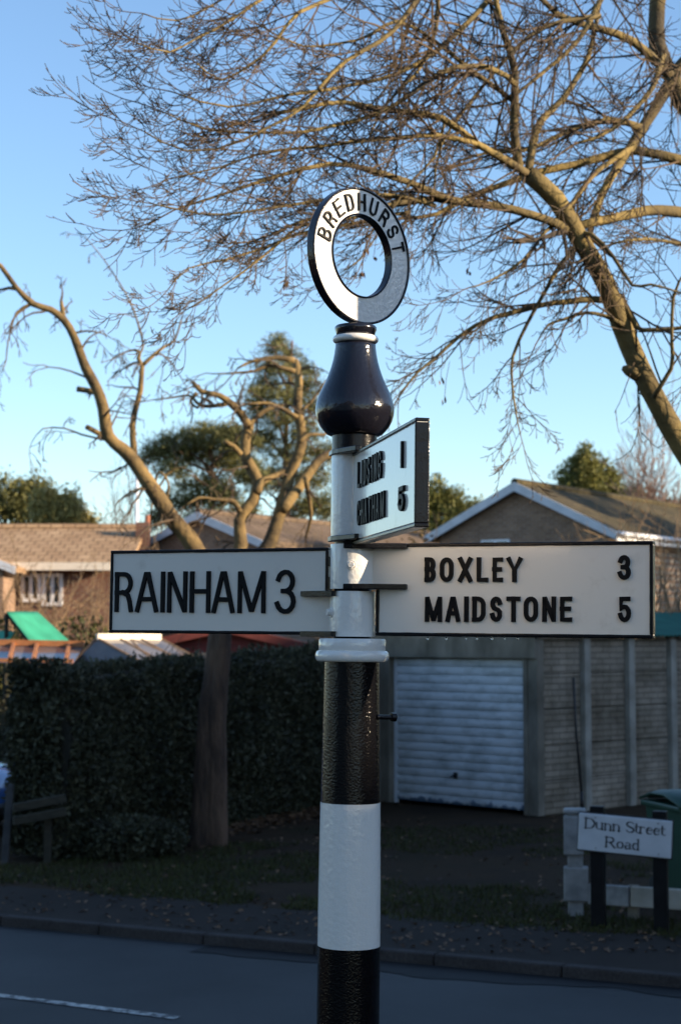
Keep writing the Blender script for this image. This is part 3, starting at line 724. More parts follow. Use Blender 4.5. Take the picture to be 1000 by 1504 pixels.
    for rows, d0, d1, r0, r1, ev, l0 in limbs:
        n = len(rows); w = rng.uniform(-.08, .08)
        pts = [at(x, y, d0 + (d1 - d0) * i / (n - 1) + w * sin(pi * i / (n - 1))) for i, (x, y) in enumerate(rows)]
        PP = dict(P); PP['pull'] = Vector((-.22, -.1, 0)) if rows[-1][0] < 450 else Vector((-.05, 0, -.12))
        limb(L, T, rng, pts, r0 * (.56 if rows[-1][0] < 450 else .70), r1 * .66, PP, ev * 1.08, l0 * (.86 if rows[-1][0] < 450 else .95), jitter=.03, step=.1, sides=7, t0=.06)
    L.build('boughs', M['bark_moss'], t, smooth=True, world_pts=True)
    # a few dead leaves that still hang
    for (x, y, D) in [(535, 372, 8.3), (528, 405, 8.3), (552, 380, 8.4), (420, 420, 8.2), (590, 400, 8.8), (604, 330, 8.8), (690, 400, 9), (648, 560, 8.9), (655, 590, 8.9), (385, 200, 8), (300, 110, 8), (870, 180, 9.4)]:
        c = at(x + rng.uniform(-4, 4), y, D)
        lv = MB()
        for _ in range(3):
            lv.leaf(c + vrand(rng) * .012, Vector((rng.uniform(-.3, .3), rng.uniform(-.3, .3), 1)).normalized() * rng.uniform(.013, .024), vrand(rng) * rng.uniform(.007, .014))
        lv.build('dead_leaf_cluster', M['leaflitter'], t, world_pts=True)
        T.tube([c + Vector((0, 0, .02)), c + Vector((.01, .02, .12)), c + Vector((.03, .03, .22))], .0018, 3, cap=False)
    T.build('twigs', M['twig'], t, world_pts=True)
big_tree()

# ------------------------------------------------------------------ pollarded tree in front of the hedge
def pollard():
    rng = random.Random(21)
    base = at(306, 1243, 18.1); base.z = 0
    t = thing('pollarded_tree', 'pollarded tree with crooked sunlit limbs standing before the dark hedge', 'tree', base)
    P = dict(seg=[6, 5, 4, 3], wander=.34, sag=.30, lift=.02, kids=[2.6, 1.4, 0], angle=(30, 75), ratio=(.40, .65), tip=.0042, r0=.016)
    D = 18.1
    L = MB(); T = MB(); tr = MB()
    def two_stem(rows, rr, off=0):
        p = smooth_path([at(x, y, D + off) for x, y in rows], .1)
        p = [q + Vector((noise.noise(q * 1.7), noise.noise(q * 1.7 + Vector((5, 0, 0))), 0)) * .03 for q in p]
        n = len(p); tr.tube(p, [(rr[0] + (rr[1] - rr[0]) * (i / (n - 1)) ** .6) * (1 + .14 * noise.noise(q * 3.1)) for i, q in enumerate(p)], 14)
    two_stem([(302, 1252), (303, 1215), (304, 1150), (308, 1080), (316, 1000), (322, 930), (318, 885), (312, 850)], (.185, .112))
    two_stem([(318, 1248), (319, 1190), (317, 1120), (318, 1050), (324, 980), (328, 920), (340, 870), (350, 830)], (.135, .088), -.06)
    two_stem([(311, 1249), (310, 1170), (310, 1100)], (.14, .10), -.03)
    tr.build('trunk', M['trunk_bark'], t, smooth=True, world_pts=True)
    big = [  # rows, r0, r1, depth drift, twig spacing, twig length
     ([(316, 880), (303, 835), (283, 801), (258, 768), (230, 729), (205, 690), (178, 660), (158, 640), (149, 600), (142, 570), (130, 542), (110, 494), (94, 468), (75, 455), (48, 448), (24, 422), (5, 391), (-25, 375)], .115, .020, -1.0, .30, .65),
     ([(199, 680), (197, 640), (199, 604), (206, 576), (210, 542)], .045, .030, 0, .5, .4),
     ([(210, 542), (204, 530), (206, 520), (197, 516)], .028, .016, 0, .3, .5),
     ([(210, 542), (230, 523), (245, 510), (259, 499), (266, 470)], .026, .010, .2, .2, .55),
     ([(206, 522), (211, 508), (205, 480), (192, 451), (176, 415), (158, 388), (125, 348)], .014, .005, .2, .4, .25),
     ([(340, 880), (347, 830), (354, 798), (352, 765), (371, 735), (377, 702), (364, 675), (360, 648), (365, 622)], .085, .060, .3, .5, .6),
     ([(365, 622), (355, 606), (341, 591), (323, 579), (296, 576), (284, 564)], .055, .022, -.3, .25, .5),
     ([(365, 624), (378, 610), (392, 600), (404, 596), (416, 594)], .038, .016, .2, .3, .45),
     ([(335, 592), (318, 595), (300, 597), (288, 592), (278, 582), (254, 583), (227, 585)], .028, .008, -.3, .22, .45),
     ([(290, 576), (280, 590), (290, 600), (298, 585), (292, 566), (280, 570)], .018, .010, -.2, .2, .3),
     ([(356, 668), (345, 655), (330, 648)], .034, .026, -.1, .9, .3),
     ([(353, 752), (344, 738), (335, 735), (312, 735), (290, 733), (270, 745)], .034, .010, -.3, .25, .45),
     ([(345, 880), (368, 840), (392, 798), (410, 747), (420, 715), (427, 690), (440, 650), (438, 606), (440, 561), (434, 530)], .095, .045, .5, .5, .55),
     ([(434, 530), (410, 527), (385, 529), (362, 533), (347, 540)], .036, .010, -.2, .22, .5),
     ([(436, 545), (415, 541), (392, 538), (370, 546), (350, 546), (311, 549)], .030, .007, -.2, .25, .5),
     ([(436, 612), (418, 600), (398, 592), (380, 593), (362, 594)], .030, .010, -.2, .3, .4),
     ([(413, 747), (428, 730), (440, 717), (456, 692), (470, 672), (490, 665), (515, 660)], .070, .045, .5, .5, .5),
     ([(450, 702), (455, 730), (456, 765), (452, 792)], .030, .016, .4, .5, .35),
     ([(375, 725), (384, 710), (395, 702), (410, 694), (425, 685)], .045, .030, .3, .5, .4),
     ([(440, 650), (455, 640), (475, 640), (490, 625)], .026, .012, .2, .3, .45),
     ([(442, 600), (455, 590), (470, 575), (480, 560)], .022, .01, .2, .3, .4),
     # arching twigs along the left limb
     ([(156, 640), (140, 632), (128, 628)], .034, .03, -.2, .9, .2),
     ([(156, 644), (120, 638), (95, 630), (62, 630), (44, 648)], .014, .005, -.3, .25, .45),
     ([(142, 577), (128, 575), (115, 574)], .034, .034, 0, .9, .15),
     ([(96, 466), (93, 450), (91, 440)], .030, .018, 0, .3, .35),
     ([(112, 490), (130, 488), (150, 492), (165, 500)], .014, .005, .1, .2, .4),
     ([(48, 448), (25, 460), (15, 490), (8, 530), (0, 545)], .014, .005, -.2, .25, .4),
     ([(60, 450), (30, 430), (0, 428), (-20, 440)], .016, .006, 0, .2, .5),
     ([(228, 728), (232, 700), (240, 700), (247, 715), (244, 735), (238, 745)], .016, .010, -.2, .5, .35),
     ([(226, 725), (224, 745), (222, 770), (224, 790)], .013, .006, -.2, .5, .3),
     ([(220, 715), (200, 722), (185, 728), (172, 738)], .018, .007, -.3, .4, .35),
     ([(230, 729), (245, 700), (268, 690), (290, 705)], .014, .006, -.1, .4, .4),
    ]
    for rows, r0, r1, drift, ev, l0 in big:
        n = len(rows)
        pts = [at(x, y, D + drift * i / (n - 1)) for i, (x, y) in enumerate(rows)]
        limb(L, T, rng, pts, r0 * .94, r1 * .94, P, ev, l0, jitter=.04, step=.09, sides=9, t0=.12, tipgrow=(r1 < .02))
    L.build('boughs', M['bark_pollard'], t, smooth=True, world_pts=True)
    T.build('twigs', M['twig_pollard'], t, world_pts=True)
pollard()

# ------------------------------------------------------------------ foliage masses
def blob(mb, rng, c, R, n, size, flat=.5, shell=.55, aspect=.45, up=0):
    """leaf faces through an ellipsoid, thicker towards its skin"""
    for _ in range(n):
        v = vrand(rng); k = 1 - shell * rng.random() ** 1.6
        k *= 1 + .22 * noise.noise(Vector(c) * 1.3 + v * 2.1)
        p = Vector((c[0] + v.x * R[0] * k, c[1] + v.y * R[1] * k, c[2] + v.z * R[2] * k))
        a = vrand(rng) + Vector((0, 0, up)) + v * flat; a.normalize(); b = a.cross(vrand(rng))
        if b.length < .1: continue
        s = size * rng.uniform(.55, 1.3)
        mb.leaf(p, a * s, b.normalized() * s * aspect)

def hedge():
    rng = random.Random(31)
    a0 = Vector((-2.78, 16.85, 0)); a1 = Vector((.30, 23.2, 0)); d = (a1 - a0); Lh = d.length; d.normalize()
    nrm = Vector((d.y, -d.x, 0)); thick = .50                 # nrm looks towards the road
    t = thing('hedge', 'long tall clipped dark green hedge behind the verge', 'hedge', a0)
    core = MB(); U, V = 60, 14
    def skin(u, v):     # u along, v from foot (0) over the top (1) down the back (2)
        H = 1.76 + .20 * u / Lh + .05 * noise.noise(Vector((u * .8, 0, 4)))
        if v <= 1: b = 0; z = H * v
        elif v <= 1.4: b = -(v - 1) / .4 * thick; z = H
        else: b = -thick; z = H * (2.4 - v)
        bulge = .10 * noise.noise(Vector((u * 1.1, z * 1.3, b))) + .06 * noise.noise(Vector((u * 3, z * 3, b + 4)))
        if b == 0: b += bulge + .10 * sin(min(1, z / H) * pi)
        elif v < 1.4: z += bulge * .6
        return a0 + d * u + nrm * b + Vector((0, 0, z))
    vv = [skin(Lh * i / U, 2.35 * j / V) for i in range(U + 1) for j in range(V + 1)]
    c = vv[:]
    inn = []
    for p in vv: inn.append(p)
    core.add(inn, [(i * (V + 1) + j, (i + 1) * (V + 1) + j, (i + 1) * (V + 1) + j + 1, i * (V + 1) + j + 1) for i in range(U) for j in range(V)])
    core.add([skin(0, 2.35 * j / V) for j in range(V + 1)], [tuple(range(V + 1))])
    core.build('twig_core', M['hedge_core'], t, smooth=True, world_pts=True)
    lf = MB()
    for _ in range(52000):
        u = rng.uniform(0, Lh); v = rng.choice((rng.uniform(.02, 1), rng.uniform(.02, 1), rng.uniform(.02, 1), rng.uniform(1, 1.45)))
        p = skin(u, v)
        out = nrm if v <= 1 else Vector((0, 0, 1))
        p = p + out * rng.uniform(-.01, .09) * (1 + .8 * noise.noise(p * 1.5))
        if v > .93 and v < 1.1: p.z += rng.random() ** 3 * .10
        a = (vrand(rng) + out * .6 + Vector((0, 0, .4))).normalized(); b = a.cross(vrand(rng))
        if b.length < .1: continue
        s = rng.uniform(.012, .032); lf.leaf(p, a * s * 1.5, b.normalized() * s * .65)
    e = a0.copy()     # end face at the drive on the left
    for _ in range(7000):
        p = a0 + nrm * rng.uniform(-thick - .05, .08) - d * rng.uniform(-.03, .12) + Vector((0, 0, rng.uniform(.05, 1.97)))
        a = (vrand(rng) - d * .5).normalized(); b = a.cross(vrand(rng))
        if b.length < .1: continue
        s = rng.uniform(.012, .032); lf.leaf(p, a * s * 1.5, b.normalized() * s * .65)
    for _ in range(620):   # whippy shoots and bare stalks
        u = rng.uniform(0, Lh); p = skin(u, rng.uniform(.05, 1.05)); q = p + (nrm * .14 + vrand(rng) * .12 + Vector((0, 0, .16))) * rng.uniform(.5, 1.7)
        lf.tube([p, p.lerp(q, .5) + vrand(rng) * .02, q], [.005, .004, .002], 3, cap=False)
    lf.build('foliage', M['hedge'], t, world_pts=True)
    # low overgrown skirt at its left foot
    c0 = at(178, 1245, 17.0); c0.z = 0
    s = thing('low_bush', 'low rounded dark bush spilling over the verge at the left hedge foot', 'bush', c0)
    mb = MB()
    for (x, y, z, R) in ((0, 0, .18, (.40, .3, .26)), (.3, .25, .16, (.32, .3, .22)), (-.3, .1, .14, (.28, .25, .2))):
        blob(mb, rng, (x, y, z), R, 3200, .03, up=.4)
    mb.build('foliage', M['hedge'], s)
    st = MB()
    for _ in range(14):
        st.tube([(rng.uniform(-.2, .3), rng.uniform(-.1, .2), -.02), (rng.uniform(-.5, .5), rng.uniform(-.3, .3), .4)], [.014, .006], 5)
    st.build('stem', M['hedge_core'], s)
hedge()

def shrub(name, label, c, parts, n, size, mat, cat='shrub', stems=6, seed=1, group=None, stem_mat=None, up=.3, shell=.6, aspect=.5):
    rng = random.Random(seed); t = thing(name, label, cat, c, group=group)
    mb = MB(); tot = sum(R[0] * R[2] for _, R in parts)
    for cc, R in parts: blob(mb, rng, cc, R, int(n * R[0] * R[2] / tot), size, up=up, shell=shell, aspect=aspect)
    mb.build('foliage', M[mat], t)
    st = MB()
    for i in range(stems):
        cc, R = parts[i % len(parts)]
        p = Vector((cc[0] * .4 + rng.uniform(-.15, .15), cc[1] * .4, -.05)); q = Vector(cc) + Vector((rng.uniform(-.5, .5) * R[0], 0, R[2] * .3))
        m_ = p.lerp(q, .5) + vrand(rng) * R[0] * .12
        st.tube([p, m_, q], [.05 * R[0], .035 * R[0], .012 * R[0]], 6)
    st.build('stem', M[stem_mat or 'hedge_core'], t)
    return t
c = at(38, 1190, 17.6); c.z = 0
shrub('laurel_bush', 'yellowish green leafy bush by the blue car', c, [((.05, 0, .55), (.20, .18, .50)), ((.12, .05, .95), (.16, .16, .22))], 1500, .045, 'laurel', seed=4)

# ------------------------------------------------------------------ timber rail, post and car at the left edge
c = at(8, 1262, 16.7); c.z = 0
t = thing('wooden_post', 'leaning grey wooden post at the left edge', 'post', c, (0, radians(3.2), 0))
MB().box((0, 0, .34), (.066, .066, .80)).build('post_shaft', M['wood_grey'], t, bevel=.008)
MB().add([(-.034, -.034, .738), (.034, -.034, .738), (.034, .034, .738), (-.034, .034, .738), (0, 0, .765)], [(0, 1, 4), (1, 2, 4), (2, 3, 4), (3, 0, 4)]).build('post_cap', M['wood_grey'], t)
c = at(20, 1215, 16.9); d1 = at(98, 1186, 17.5) ; c0 = at(22, 1196, 16.9)
t = thing('timber_rail', 'two weathered timber boards running low into the hedge', 'fence', (c0.x, c0.y, 0))
for y0, y1 in ((1187, 1170), (1206, 1190)):
    p, q = at(20, y0, 16.5), at(97, y1 + 2, 16.68)
    dr = (q - p); ln = dr.length; dr.normalize(); sd = dr.cross(Vector((0, 0, 1))).normalized(); upv = sd.cross(dr)
    b = MB(); hw, hh = .03, .040
    b.hexa([p + sd * i * hw + upv * j * hh + dr * k for j in (-1,) for i, k in ((-1, 0), (1, 0), (1, ln), (-1, ln))] + [p + sd * i * hw + upv * hh + dr * k for i, k in ((-1, 0), (1, 0), (1, ln), (-1, ln))])
    b.build('board', M['wood_old'], t, world_pts=True, bevel=.006)
b = MB(); q = at(70, 1190, 16.66); b.box((q.x, q.y + .06, .24), (.07, .07, .52)); b.build('stake', M['wood_old'], t, world_pts=True, bevel=.005)

def car():
    o = Vector((-3.60, 19.2, 0)); rz = radians(-14)       # nose at +x
    t = thing('parked_car', 'blue car poking its nose in at the left edge', 'car', o, (0, 0, rz))
    W = .84
    # stations along the car (x, height of bonnet/roof line, half width)
    st = [(.0, .30, .50, .66), (-.06, .26, .62, .76), (-.16, .22, .70, .80), (-.5, .20, .79, .83), (-.95, .20, .86, .84), (-1.25, .20, .90, .84), (-2.2, .20, .93, .84), (-3.2, .20, .94, .83), (-3.8, .22, .92, .80), (-3.95, .30, .82, .72)]
    mb = MB(); vv = []; n = 14
    for x, zb_, ztop, w in st:
        for k in range(n):
            f = k / (n - 1); a = pi * f
            y = -cos(a); z = sin(a)
            yy = w * math.copysign(abs(y) ** .55, y); z_ = zb_ + (ztop - zb_) * (z ** .45 if z > 0 else 0)
            vv.append((x, yy, z_))
    m = len(st)
    ff = [(j * n + k, (j + 1) * n + k, (j + 1) * n + k + 1, j * n + k + 1) for j in range(m - 1) for k in range(n - 1)]
    ff += [tuple(range(n)), tuple((m - 1) * n + k for k in range(n - 1, -1, -1))] + [(j * n, j * n + n - 1, (j + 1) * n + n - 1, (j + 1) * n) for j in range(m - 1)]
    mb.add(vv, ff); mb.build('body', M['car_blue'], t, autosmooth=40)
    cb = MB(); lo = [(-1.0, .84, .80), (-1.75, 1.36, .60), (-2.9, 1.38, .60), (-3.7, .92, .76)]
    vv = []
    for x, z, w in lo: vv += [(x, -w, z), (x, w, z)]
    vv += [(-1.05, -.8, .8), (-1.05, .8, .8), (-3.68, -.78, .85), (-3.68, .78, .85)]
    cb.add(vv, [(0, 1, 3, 2), (2, 3, 5, 4), (4, 5, 7, 6), (0, 2, 4, 6), (1, 7, 5, 3)])
    cb.build('cabin_glass', M['glass'], t, bevel=.04)
    rf = MB(); rf.box((-2.32, 0, 1.40), (1.25, 1.2, .05)); rf.build('roof', M['car_blue'], t, bevel=.02)
    for s in (-1, 1):
        hl = MB(); hl.lathe([(.10, 0), (.09, .03), (.05, .05)], 20); h = hl.build('headlight', M['chrome'], t, smooth=True)
        h.rotation_euler = (0, radians(68), radians(s * 24)); h.location = (-.075, s * .56, .52); h.scale = (.8, 1.25, 1)
        for x in (-.72, -3.2):
            w = MB(); w.tube([(x, s * .70, .29), (x, s * .86, .29)], .29, 28); wh = w.build('wheel', M['rubber'], t, bevel=.03)
            r_ = MB(); r_.tube([(x, s * .85, .29), (x, s * .868, .29)], .19, 20); r_.build('rim', M['steel'], wh)
    b = MB(); b.box((.0, 0, .29), (.10, 1.3, .16)); b.build('bumper', M['trim_black'], t, bevel=.04)
    b = MB(); b.box((.015, 0, .46), (.05, .55, .09)); b.build('grille', M['trim_black'], t, bevel=.01)
car()

# ------------------------------------------------------------------ sectional concrete garage
def garage():
    C0 = at(790, 1195, 21.05); C0.z = 0
    E = at(1000, 1172, 23.2); E.z = 0
    ax = (E - C0).normalized(); rz = atan2(ax.y, ax.x)          # local x along the long side wall, local y along the door front
    t = thing('garage', 'sectional concrete garage with a white door behind the sign', 'garage', C0, (0, 0, rz))
    H = 2.17; Wd = 3.05; Ln = 6.4; pitch = .95
    pw = .13
    k = 0; x = 0.0
    while x < Ln - .2:                                          # posts and stacked panels of the side wall
        p = MB(); p.box((x, .02, H / 2), (pw, .16, H)); p.build('wall_post', M['concrete_pale'] if k else M['concrete'], t, bevel=.012)
        for r in range(5):
            h0 = -.02 + r * .438; pn = MB(); pn.box((x + (pitch + .0) / 2, .045, h0 + .2165), (pitch - pw - .002, .07, .433))
            pn.build('wall_panel', M['panel'], t, bevel=.012)
        x += pitch; k += 1
    p = MB(); p.box((x, .02, H / 2), (pw, .16, H)); p.build('wall_post', M['concrete_pale'], t, bevel=.012)
    b = MB(); b.box((x / 2, Wd - .03, H / 2), (x, .08, H)); b.box((x, Wd / 2, H / 2), (.08, Wd - .2, H)); b.build('back_wall', M['concrete'], t)
    # door front: local y runs along it
    ys = lambda px: None
    d0, d1 = .17, Wd - .60
    b = MB(); b.box((.0, d0 / 2 + .05, H / 2), (.15, d0 - .10, H - .002)); b.build('door_jamb', M['concrete'], t, bevel=.01)
    b = MB(); b.box((.0, (d1 + Wd) / 2, H / 2), (.15, Wd - d1, H - .002)); b.build('door_jamb', M['concrete'], t, bevel=.01)
    dh = 1.93
    b = MB(); b.box((-.02, Wd / 2, dh + (H - dh) / 2), (.16, Wd + .10, H - dh + .02)); b.build('lintel', M['concrete'], t, bevel=.012)
    dr = MB(); nr = 17; hh = (dh - .05) / nr
    # ribbed sheet, one outline extruded along y
    out = []
    for i in range(nr):
        z = .04 + i * hh
        out += [(.052, z), (.030, z + hh * .12), (.024, z + hh * .5), (.030, z + hh * .86), (.052, z + hh * .98)]
    out += [(.075, dh - .012), (.075, .04)]
    dr.extrude([(px_, d0 + .05, z) for px_, z in out], (0, d1 - d0 - .10, 0))
    door = dr.build('garage_door', M['door_metal'], t)
    fr = MB()
    fr.box((.045, d0 + .024, dh / 2), (.05, .045, dh)); fr.build('door_frame', M['bargeboard'], t, bevel=.004)
    fr = MB(); fr.box((.045, d1 - .024, dh / 2), (.05, .045, dh)); fr.build('door_frame', M['bargeboard'], t, bevel=.004)
    hd = MB(); yc = d0 + (d1 - d0) * .52; hd.box((.012, yc, .42), (.03, .05, .075)); hd.tube([(.0, yc, .42), (-.03, yc, .42), (-.03, yc + .05, .395)], .010, 8); hd.build('handle', M['trim_black'], door)
    # corrugated green roof rising to the ridge of the side
    rf = MB(); nx = 90; vv = []; prof_ = []
    for i in range(nx * 2 + 1):
        y = -.10 + (Wd + .2) * i / (nx * 2); prof_.append((y, .016 * cos(i * pi / 2)))
    X0, X1 = -.16, x + .15
    def rz_(y, x_): return H + .035 + (.02 + .0 * x_) + .30 * (1 - abs((y - Wd / 2) / (Wd / 2 + .1)))
    # sheets run across the garage from the ridge to each side wall: corrugations march along x
    rf = MB(); n = 150; vv = []
    for i in range(n + 1):
        xx = X0 + (X1 - X0) * i / n; w = .014 * (1 if i % 2 else -1)
        for y, dz in ((-.14, 0), (Wd / 2, .34), (Wd + .14, 0)):
            vv.append((xx, y, H + .045 + dz + w))
    m3 = [(3 * i + j, 3 * i + 3 + j, 3 * i + 4 + j, 3 * i + 1 + j) for i in range(n) for j in range(2)]
    rf.add(vv, m3)
    ro = rf.build('roof', M['green_sheet'], t); so = ro.modifiers.new('thick', 'SOLIDIFY'); so.thickness = .012
    gb = MB(); gb.extrude([(-.03, 0.0, H + .012), (-.03, Wd, H + .012), (-.03, Wd / 2, H + .33)], (.06, 0, 0)); gb.build('gable_panel', M['concrete'], t)
    # rusty pipe leaning on the side wall
    xx = .62
    d = thing('iron_pipe', 'thin dark pipe standing against the garage side wall', 'pipe', t.matrix_world @ Vector((0, 0, 0)))
    Rm = Matrix.Rotation(rz, 3, 'Z')
    d.location = C0 + Rm @ Vector((xx, -.10, 0)); d.rotation_euler = (0, 0, rz)
    MB().tube([(0.05, -.05, .25), (.02, .0, 1.0), (0, .02, 1.68)], .016, 8).build('pipe_run', M['trim_black'], d, smooth=True)
    MB().tube([(.05, -.06, .0), (.05, -.05, .27)], .022, 8).build('pipe_shoe', M['trim_black'], d, smooth=True)
garage()

# ------------------------------------------------------------------ street name plate, fence post, low rail, bin
def street_sign():
    D0, D1 = 13.0, 13.0
    p0 = at(849, 1226, 13.0); p1 = at(986, 1228, 12.75)
    c = (p0 + p1) / 2; c.z = 0
    d = Vector((p1.x - p0.x, p1.y - p0.y, 0)); L = d.length; rz = atan2(d.y, d.x)
    t = thing('street_name_sign', 'low white street name plate on two black posts', 'sign', c, (0, 0, rz))
    hz = at(917, 1197, 12.9).z, at(917, 1256, 12.9).z
    zm = (hz[0] + hz[1]) / 2; ph = hz[0] - hz[1]; tilt = radians(3.2)
    T = Matrix.Rotation(tilt, 3, 'Y')
    pl = MB(); pl.box((0, 0, zm), (L, .022, ph * .93), T)
    plate = pl.build('name_plate', M['sign_white'], t, bevel=.008, seg=3)
    ed = MB(); ed.box((0, .007, zm), (L + .018, .012, ph * .93 + .018), T); ed.build('plate_border', M['trim_black'], plate, bevel=.006)
    for px in (873, 972):
        x = (at(px, 1300, 12.9) - c).dot(d.normalized())
        top = at(px, 1186 if px < 900 else 1190, 12.9).z
        b = MB(); b.box((x, .062, top / 2 - .1), (.105, .075, top + .2)); b.build('sign_post', M['black_post'], t, bevel=.006)
        for zz_ in (zm + ph * .38, zm - ph * .38):
            b = MB(); b.tube([(x, -.009, zz_ - x * tan_(tilt)), (x, -.0145, zz_ - x * tan_(tilt))], .006, 8)
            b.build('screw', M['steel'], plate)
    # serif lettering
    S = {'D': ([[(0, 0), (0, 1)]], [[(0, .97), (.3, .97)] + arc(.3, .6, .45, .37, 90, 0) + arc(.3, .4, .45, .37, 0, -90) + [(0, .03)]], [(-.13, .98, .12, .98), (-.13, .02, .12, .02)], .85, [arc(.3, .5, .45, .40, 50, -50)]),
         'u': ([[(0, .62), (0, .2)], [(.48, .62), (.48, 0)]], [arc(.22, .2, .22, .18, 180, 320)], [(-.13, .63, 0, .63), (.34, .63, .48, .63), (.48, .02, .62, .02)], .68, []),
         'n': ([[(0, 0), (0, .62)], [(.46, 0), (.46, .42)]], [arc(.24, .42, .22, .2, 150, 0)], [(-.13, .63, 0, .63), (-.12, .02, .12, .02), (.34, .02, .58, .02)], .66, []),
         'S': ([], [arc(.33, .75, .30, .24, 20, 160, 6)], [], .68, [arc(.33, .75, .30, .24, 130, 180, 4) + [(.06, .66), (.3, .52), (.58, .38)] + arc(.33, .26, .31, .26, 25, -60, 5)], [arc(.33, .26, .31, .26, -60, -165, 6)]),
         't': ([[(.1, .85), (.1, .16)]], [arc(.26, .18, .16, .16, 180, 320)], [(-.08, .62, .34, .62)], .42, []),
         'r': ([[(0, 0), (0, .62)]], [[(0, .45)] + arc(.22, .42, .2, .2, 130, 40)], [(-.13, .63, 0, .63), (-.12, .02, .14, .02)], .46, []),
         'e': ([], [[(.02, .36), (.46, .36)] + arc(.25, .36, .22, .27, 0, 130), arc(.26, .3, .24, .29, 230, 325)], [], .56, [arc(.26, .31, .24, .3, 120, 240)]),
         'R': ([[(0, 0), (0, 1)], [(.32, .48), (.72, 0)]], [[(0, .97), (.34, .97)] + arc(.34, .73, .28, .24, 90, -90) + [(0, .49)]], [(-.13, .98, .12, .98), (-.13, .02, .14, .02), (.66, .02, .86, .02)], .84, [arc(.34, .73, .28, .24, 55, -55)]),
         'o': ([], [arc(.27, .31, .26, .3, 0, 360, 16)], [], .62, [arc(.27, .31, .24, .3, 130, 230), arc(.27, .31, .24, .3, -50, 50)]),
         'a': ([[(.42, .45), (.42, .06)]], [arc(.23, .44, .19, .18, 150, 0), arc(.2, .17, .17, .17, 60, 330)], [(.42, .02, .56, .02)], .60, [arc(.2, .17, .17, .17, 140, 240, 4)]),
         'd': ([[(.46, 1), (.46, 0)]], [arc(.24, .31, .24, .3, 40, 330)], [(.32, .98, .46, .98), (.46, .02, .6, .02)], .68, [arc(.24, .31, .22, .3, 120, 240)])}
    def word(s, x0, z0, h):
        lt = MB(); x = x0; n = 0
        for ch in s:
            if ch == ' ': x += .42 * h; continue
            g_ = S[ch]
            def to3(a, b, l): v = T @ Vector((a, -.0108 - l, b)); return (v.x, v.y, v.z + zm)
            for pls, w in ((g_[0], .165), (g_[1], .085), (g_[4] if len(g_) > 4 else [], .165), (g_[5] if len(g_) > 5 else [], .09)):
                for pl_ in pls:
                    n += 1; stroke(lt, [(x + a * h * 1.16, z0 + b * h) for a, b in pl_], w * h, to3, .0012 + (n % 5) * .0002, inset=0)
            for a, b, a2, b2 in g_[2]:
                n += 1; stroke(lt, [(x + a * h * 1.16, z0 + b * h), (x + a2 * h * 1.16, z0 + b2 * h)], .07 * h, to3, .0012 + (n % 5) * .0002, inset=0)
            x += g_[3] * h * 1.27
        return lt, x
    h = .076
    for s, zz_, xc in (('Dunn Street', .028, 0.0), ('Road', -.097, -.01)):
        _, x1 = word(s, 0, zz_, h); x = xc - x1 / 2 + .008
        for wd in s.split():
            lt, x = word(wd, x, zz_, h); lt.build('street_name', M['sign_ink'], plate); x += .42 * h
    return c, d.normalized(), rz
tan_ = math.tan
street_sign()

# white concrete fence post with a slotted side and a low gravel board running off to the right
c = at(845, 1330, 13.55); c.z = 0
t = thing('concrete_fence_post', 'short white concrete fence post left of the name plate', 'fence post', c, (0, 0, radians(-8)))
zt_ = at(843, 1188, 13.55).z
b = MB(); b.box((0, .03, zt_ / 2 - .06), (.12, .12, zt_ + .10)); b.build('post_shaft', M['fence_white'], t, bevel=.008)
b = MB(); b.box((-.012, .02, zt_ - .205), (.152, .145, .30)); b.build('upper_block', M['fence_white'], t, bevel=.008)
b = MB(); b.box((.004, .02, .24), (.19, .15, .26)); b.build('lower_block', M['fence_white'], t, bevel=.01)
b = MB(); b.box((0, .03, zt_ - .018), (.175, .165, .036)); b.build('post_cap', M['fence_white'], t, bevel=.012)
c = at(862, 1338, 13.5); c.z = 0; d1 = at(1080, 1346, 13.0)
dv = Vector((d1.x - c.x, d1.y - c.y, 0)); rz = atan2(dv.y, dv.x)
t = thing('gravel_board', 'low stained white concrete board running behind the name plate', 'low fence', c, (0, 0, rz))
x = 0
for k, w in enumerate((.34, .62, .62)):
    b = MB(); b.box((x + w / 2, .02 + .006 * (k % 2), .17), (w - .012, .06, .155)); b.build('board', M['concrete_pale'] if k else M['fence_white'], t, bevel=.008); x += w
for xx in (.35, 1.0, 1.5):
    b = MB(); b.box((xx, .07, .1), (.08, .05, .3)); b.build('stub', M['concrete'], t)

